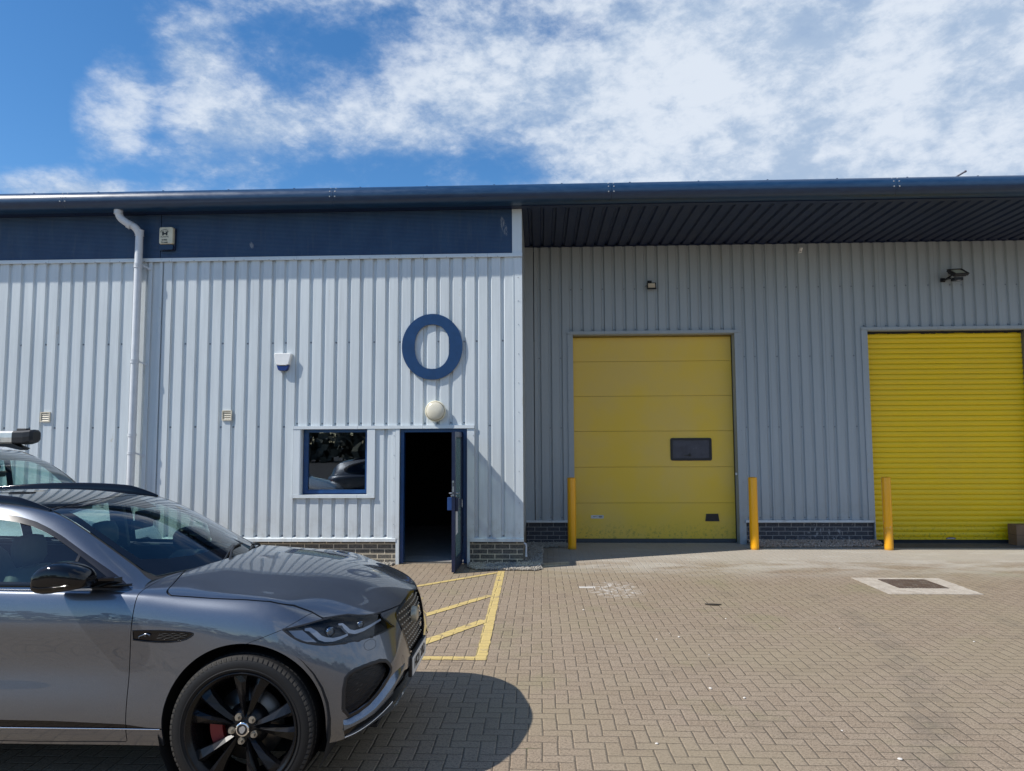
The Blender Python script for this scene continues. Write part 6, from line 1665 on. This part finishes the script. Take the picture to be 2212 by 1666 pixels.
for cx0 in (-.86, -3.86):
    for sg in (1, -1):
        w = thing('wheel', '', 'x', (cx0, -.83*sg, .335)); del w['label'], w['category']; w.parent = van
        m = MB(); m.lathe((0, 0, 0), (0, 1, 0), [(-.10, .20), (-.11, .25), (-.10, .315), (-.07, .333), (.07, .333), (.10, .315), (.11, .25), (.10, .2)], 48); m.build('tyre', M_TYRE, w)
        m = MB(); m.lathe((0, 0, 0), (0, 1, 0), [(-.09, .205), (-.075, .19), (-.06, .06), (-.08, .05), (-.08, .001)] if sg > 0 else [(.09, .205), (.075, .19), (.06, .06), (.08, .05), (.08, .001)], 36)
        for k in range(6):
            t = 2*PI*k/6; m.cyl((.13*math.cos(t), -.068*sg, .13*math.sin(t)), (.13*math.cos(t), -.075*sg, .13*math.sin(t)), .022, n=12)
        m.build('wheel_trim', plain('silver wheel trim', (.4, .41, .42), .35, .5), w)
m = MB(); m.box(-4.7, -.3, -.80, .80, .26, .32); m.box(-.9+.3, -.2, -.7, .7, .32, .85); m.box(-2.42, -2.38, -.88, .88, .32, 1.08); m.build('underbody', M_SHADOW, van)
m = MB(); m.add([(-.70,-.85,.95),(-.70,.85,.95),(-.80,.85,1.10),(-.80,-.85,1.10),(-1.22,-.85,1.08),(-1.22,.85,1.08),(-1.26,.85,.7),(-1.26,-.85,.7)], [(0,1,2,3),(3,2,5,4),(4,5,6,7)]); m.build('dashboard', plain('van dashboard', (.05, .055, .06), .7), van)
for y in (-.45, .15, .55):
    m = MB(); m.box(-1.95, -1.83, y-.2, y+.2, .6, 1.18, 0, .03); m.box(-1.96, -1.87, y-.12, y+.12, 1.2, 1.36, 0, .03); m.box(-1.9, -1.45, y-.2, y+.2, .5, .64, 0, .03); m.build('seat', plain('van seat cloth', (.06, .065, .07), .9), van)
m = MB(); m.box(-1.43, -1.40, .02-.12, .02+.12, 1.50, 1.56, 0, .01); m.tube([(-1.40, .02, 1.56), (-1.38, .02, 1.62)], .01, 6); m.build('rear_view_mirror', M_DARK, van)
for sg in (1, -1):
    m = MB(); m.box(-1.42, -1.28, -(1.08*sg)-.09, -(1.08*sg)+.09, 1.14, 1.40, 0, .03); m.box(-1.36, -1.30, -(.98*sg)-.06, -(.98*sg)+.06, 1.18, 1.22); m.build('door_mirror', M_VAN, van)
# lettering on the near side of the van
text('& SONS LTD', .10, (-2.95, -.972, 1.02), (PI/2, 0, 0), M_INK, van, 'lettering', .001)
# roof bars and pipe carrier
for x in (-2.0, -3.0, -4.1):
    m = MB(); m.tube([(x, -.80, 1.80), (x, -.78, 1.825), (x, -.6, 1.84), (x, .6, 1.84), (x, .78, 1.825), (x, .80, 1.80)], .016, 8); m.build('roof_bar', M_DARK, van)
pc = thing('pipe_carrier', 'silver tube pipe carrier with black end cap on the roof of the white van', 'pipe carrier', (-4.26, VY, 0))
M_ALU = plain('weathered aluminium', (.68, .66, .60), .32, .6, var=.12)
cyp = -.44
prf = [(-.078, .0), (-.075, .045), (-.055, .062), (0, .066), (.055, .062), (.075, .045), (.078, 0), (.075, -.045), (.055, -.060), (0, -.063), (-.055, -.060), (-.075, -.045)]
m = MB(); m.prism([(-.86, cyp+a, 1.905+b) for a, b in prf], (-3.7, 0, 0)); m.build('tube', M_ALU, pc)
for x0, s in ((-.86, 1), (-4.6, -1)):
    m = MB(); vs = []
    for dx, k in ((-.01, 1.06), (.10, 1.10), (.16, 1.0), (.185, .72)):
        vs += [(x0+dx*s, cyp+a*k, 1.905+b*k+(.012 if dx > .12 else 0)) for a, b in prf]
    m.add(vs, [(12*i+k, 12*i+(k+1) % 12, 12*i+12+(k+1) % 12, 12*i+12+k) for i in range(3) for k in range(12)]+[tuple(range(12)), tuple(range(36, 48))]); m.box(x0-.005*s, x0+.10*s, cyp-.03, cyp+.03, 1.968, 1.995, 0, .008); m.tube([(x0+.11*s, cyp-.05, 1.843), (x0+.105*s, cyp-.05, 1.811), (x0+.118*s, cyp-.05, 1.801), (x0+.13*s, cyp-.05, 1.811), (x0+.125*s, cyp-.05, 1.843)], .003, 5); m.build('end_cap', M_DARK, pc)
m = MB(); m.prism([(-.88, cyp-.05, 1.845), (-.77, cyp-.05, 1.80), (-.80, cyp-.05, 1.782), (-.95, cyp-.05, 1.815), (-1.2, cyp-.05, 1.82), (-1.2, cyp-.05, 1.845)], (0, .10, 0)); m.box(-4.4, -1.1, cyp-.06, cyp+.06, 1.808, 1.842); m.build('support_bar', M_DARK, pc)
m = MB(); m.box(-1.20, -.99, cyp-.0795, cyp-.0775, 1.878, 1.918); stk = m.build('maker_sticker', M_WHITE, pc)
text('PIPE CARRIER', .026, (-1.095, cyp-.0805, 1.906), (PI/2, 0, 0), M_INK, stk, 'lettering', .0004); text('0845 0000464', .019, (-1.095, cyp-.0805, 1.888), (PI/2, 0, 0), M_INK, stk, 'lettering', .0004)
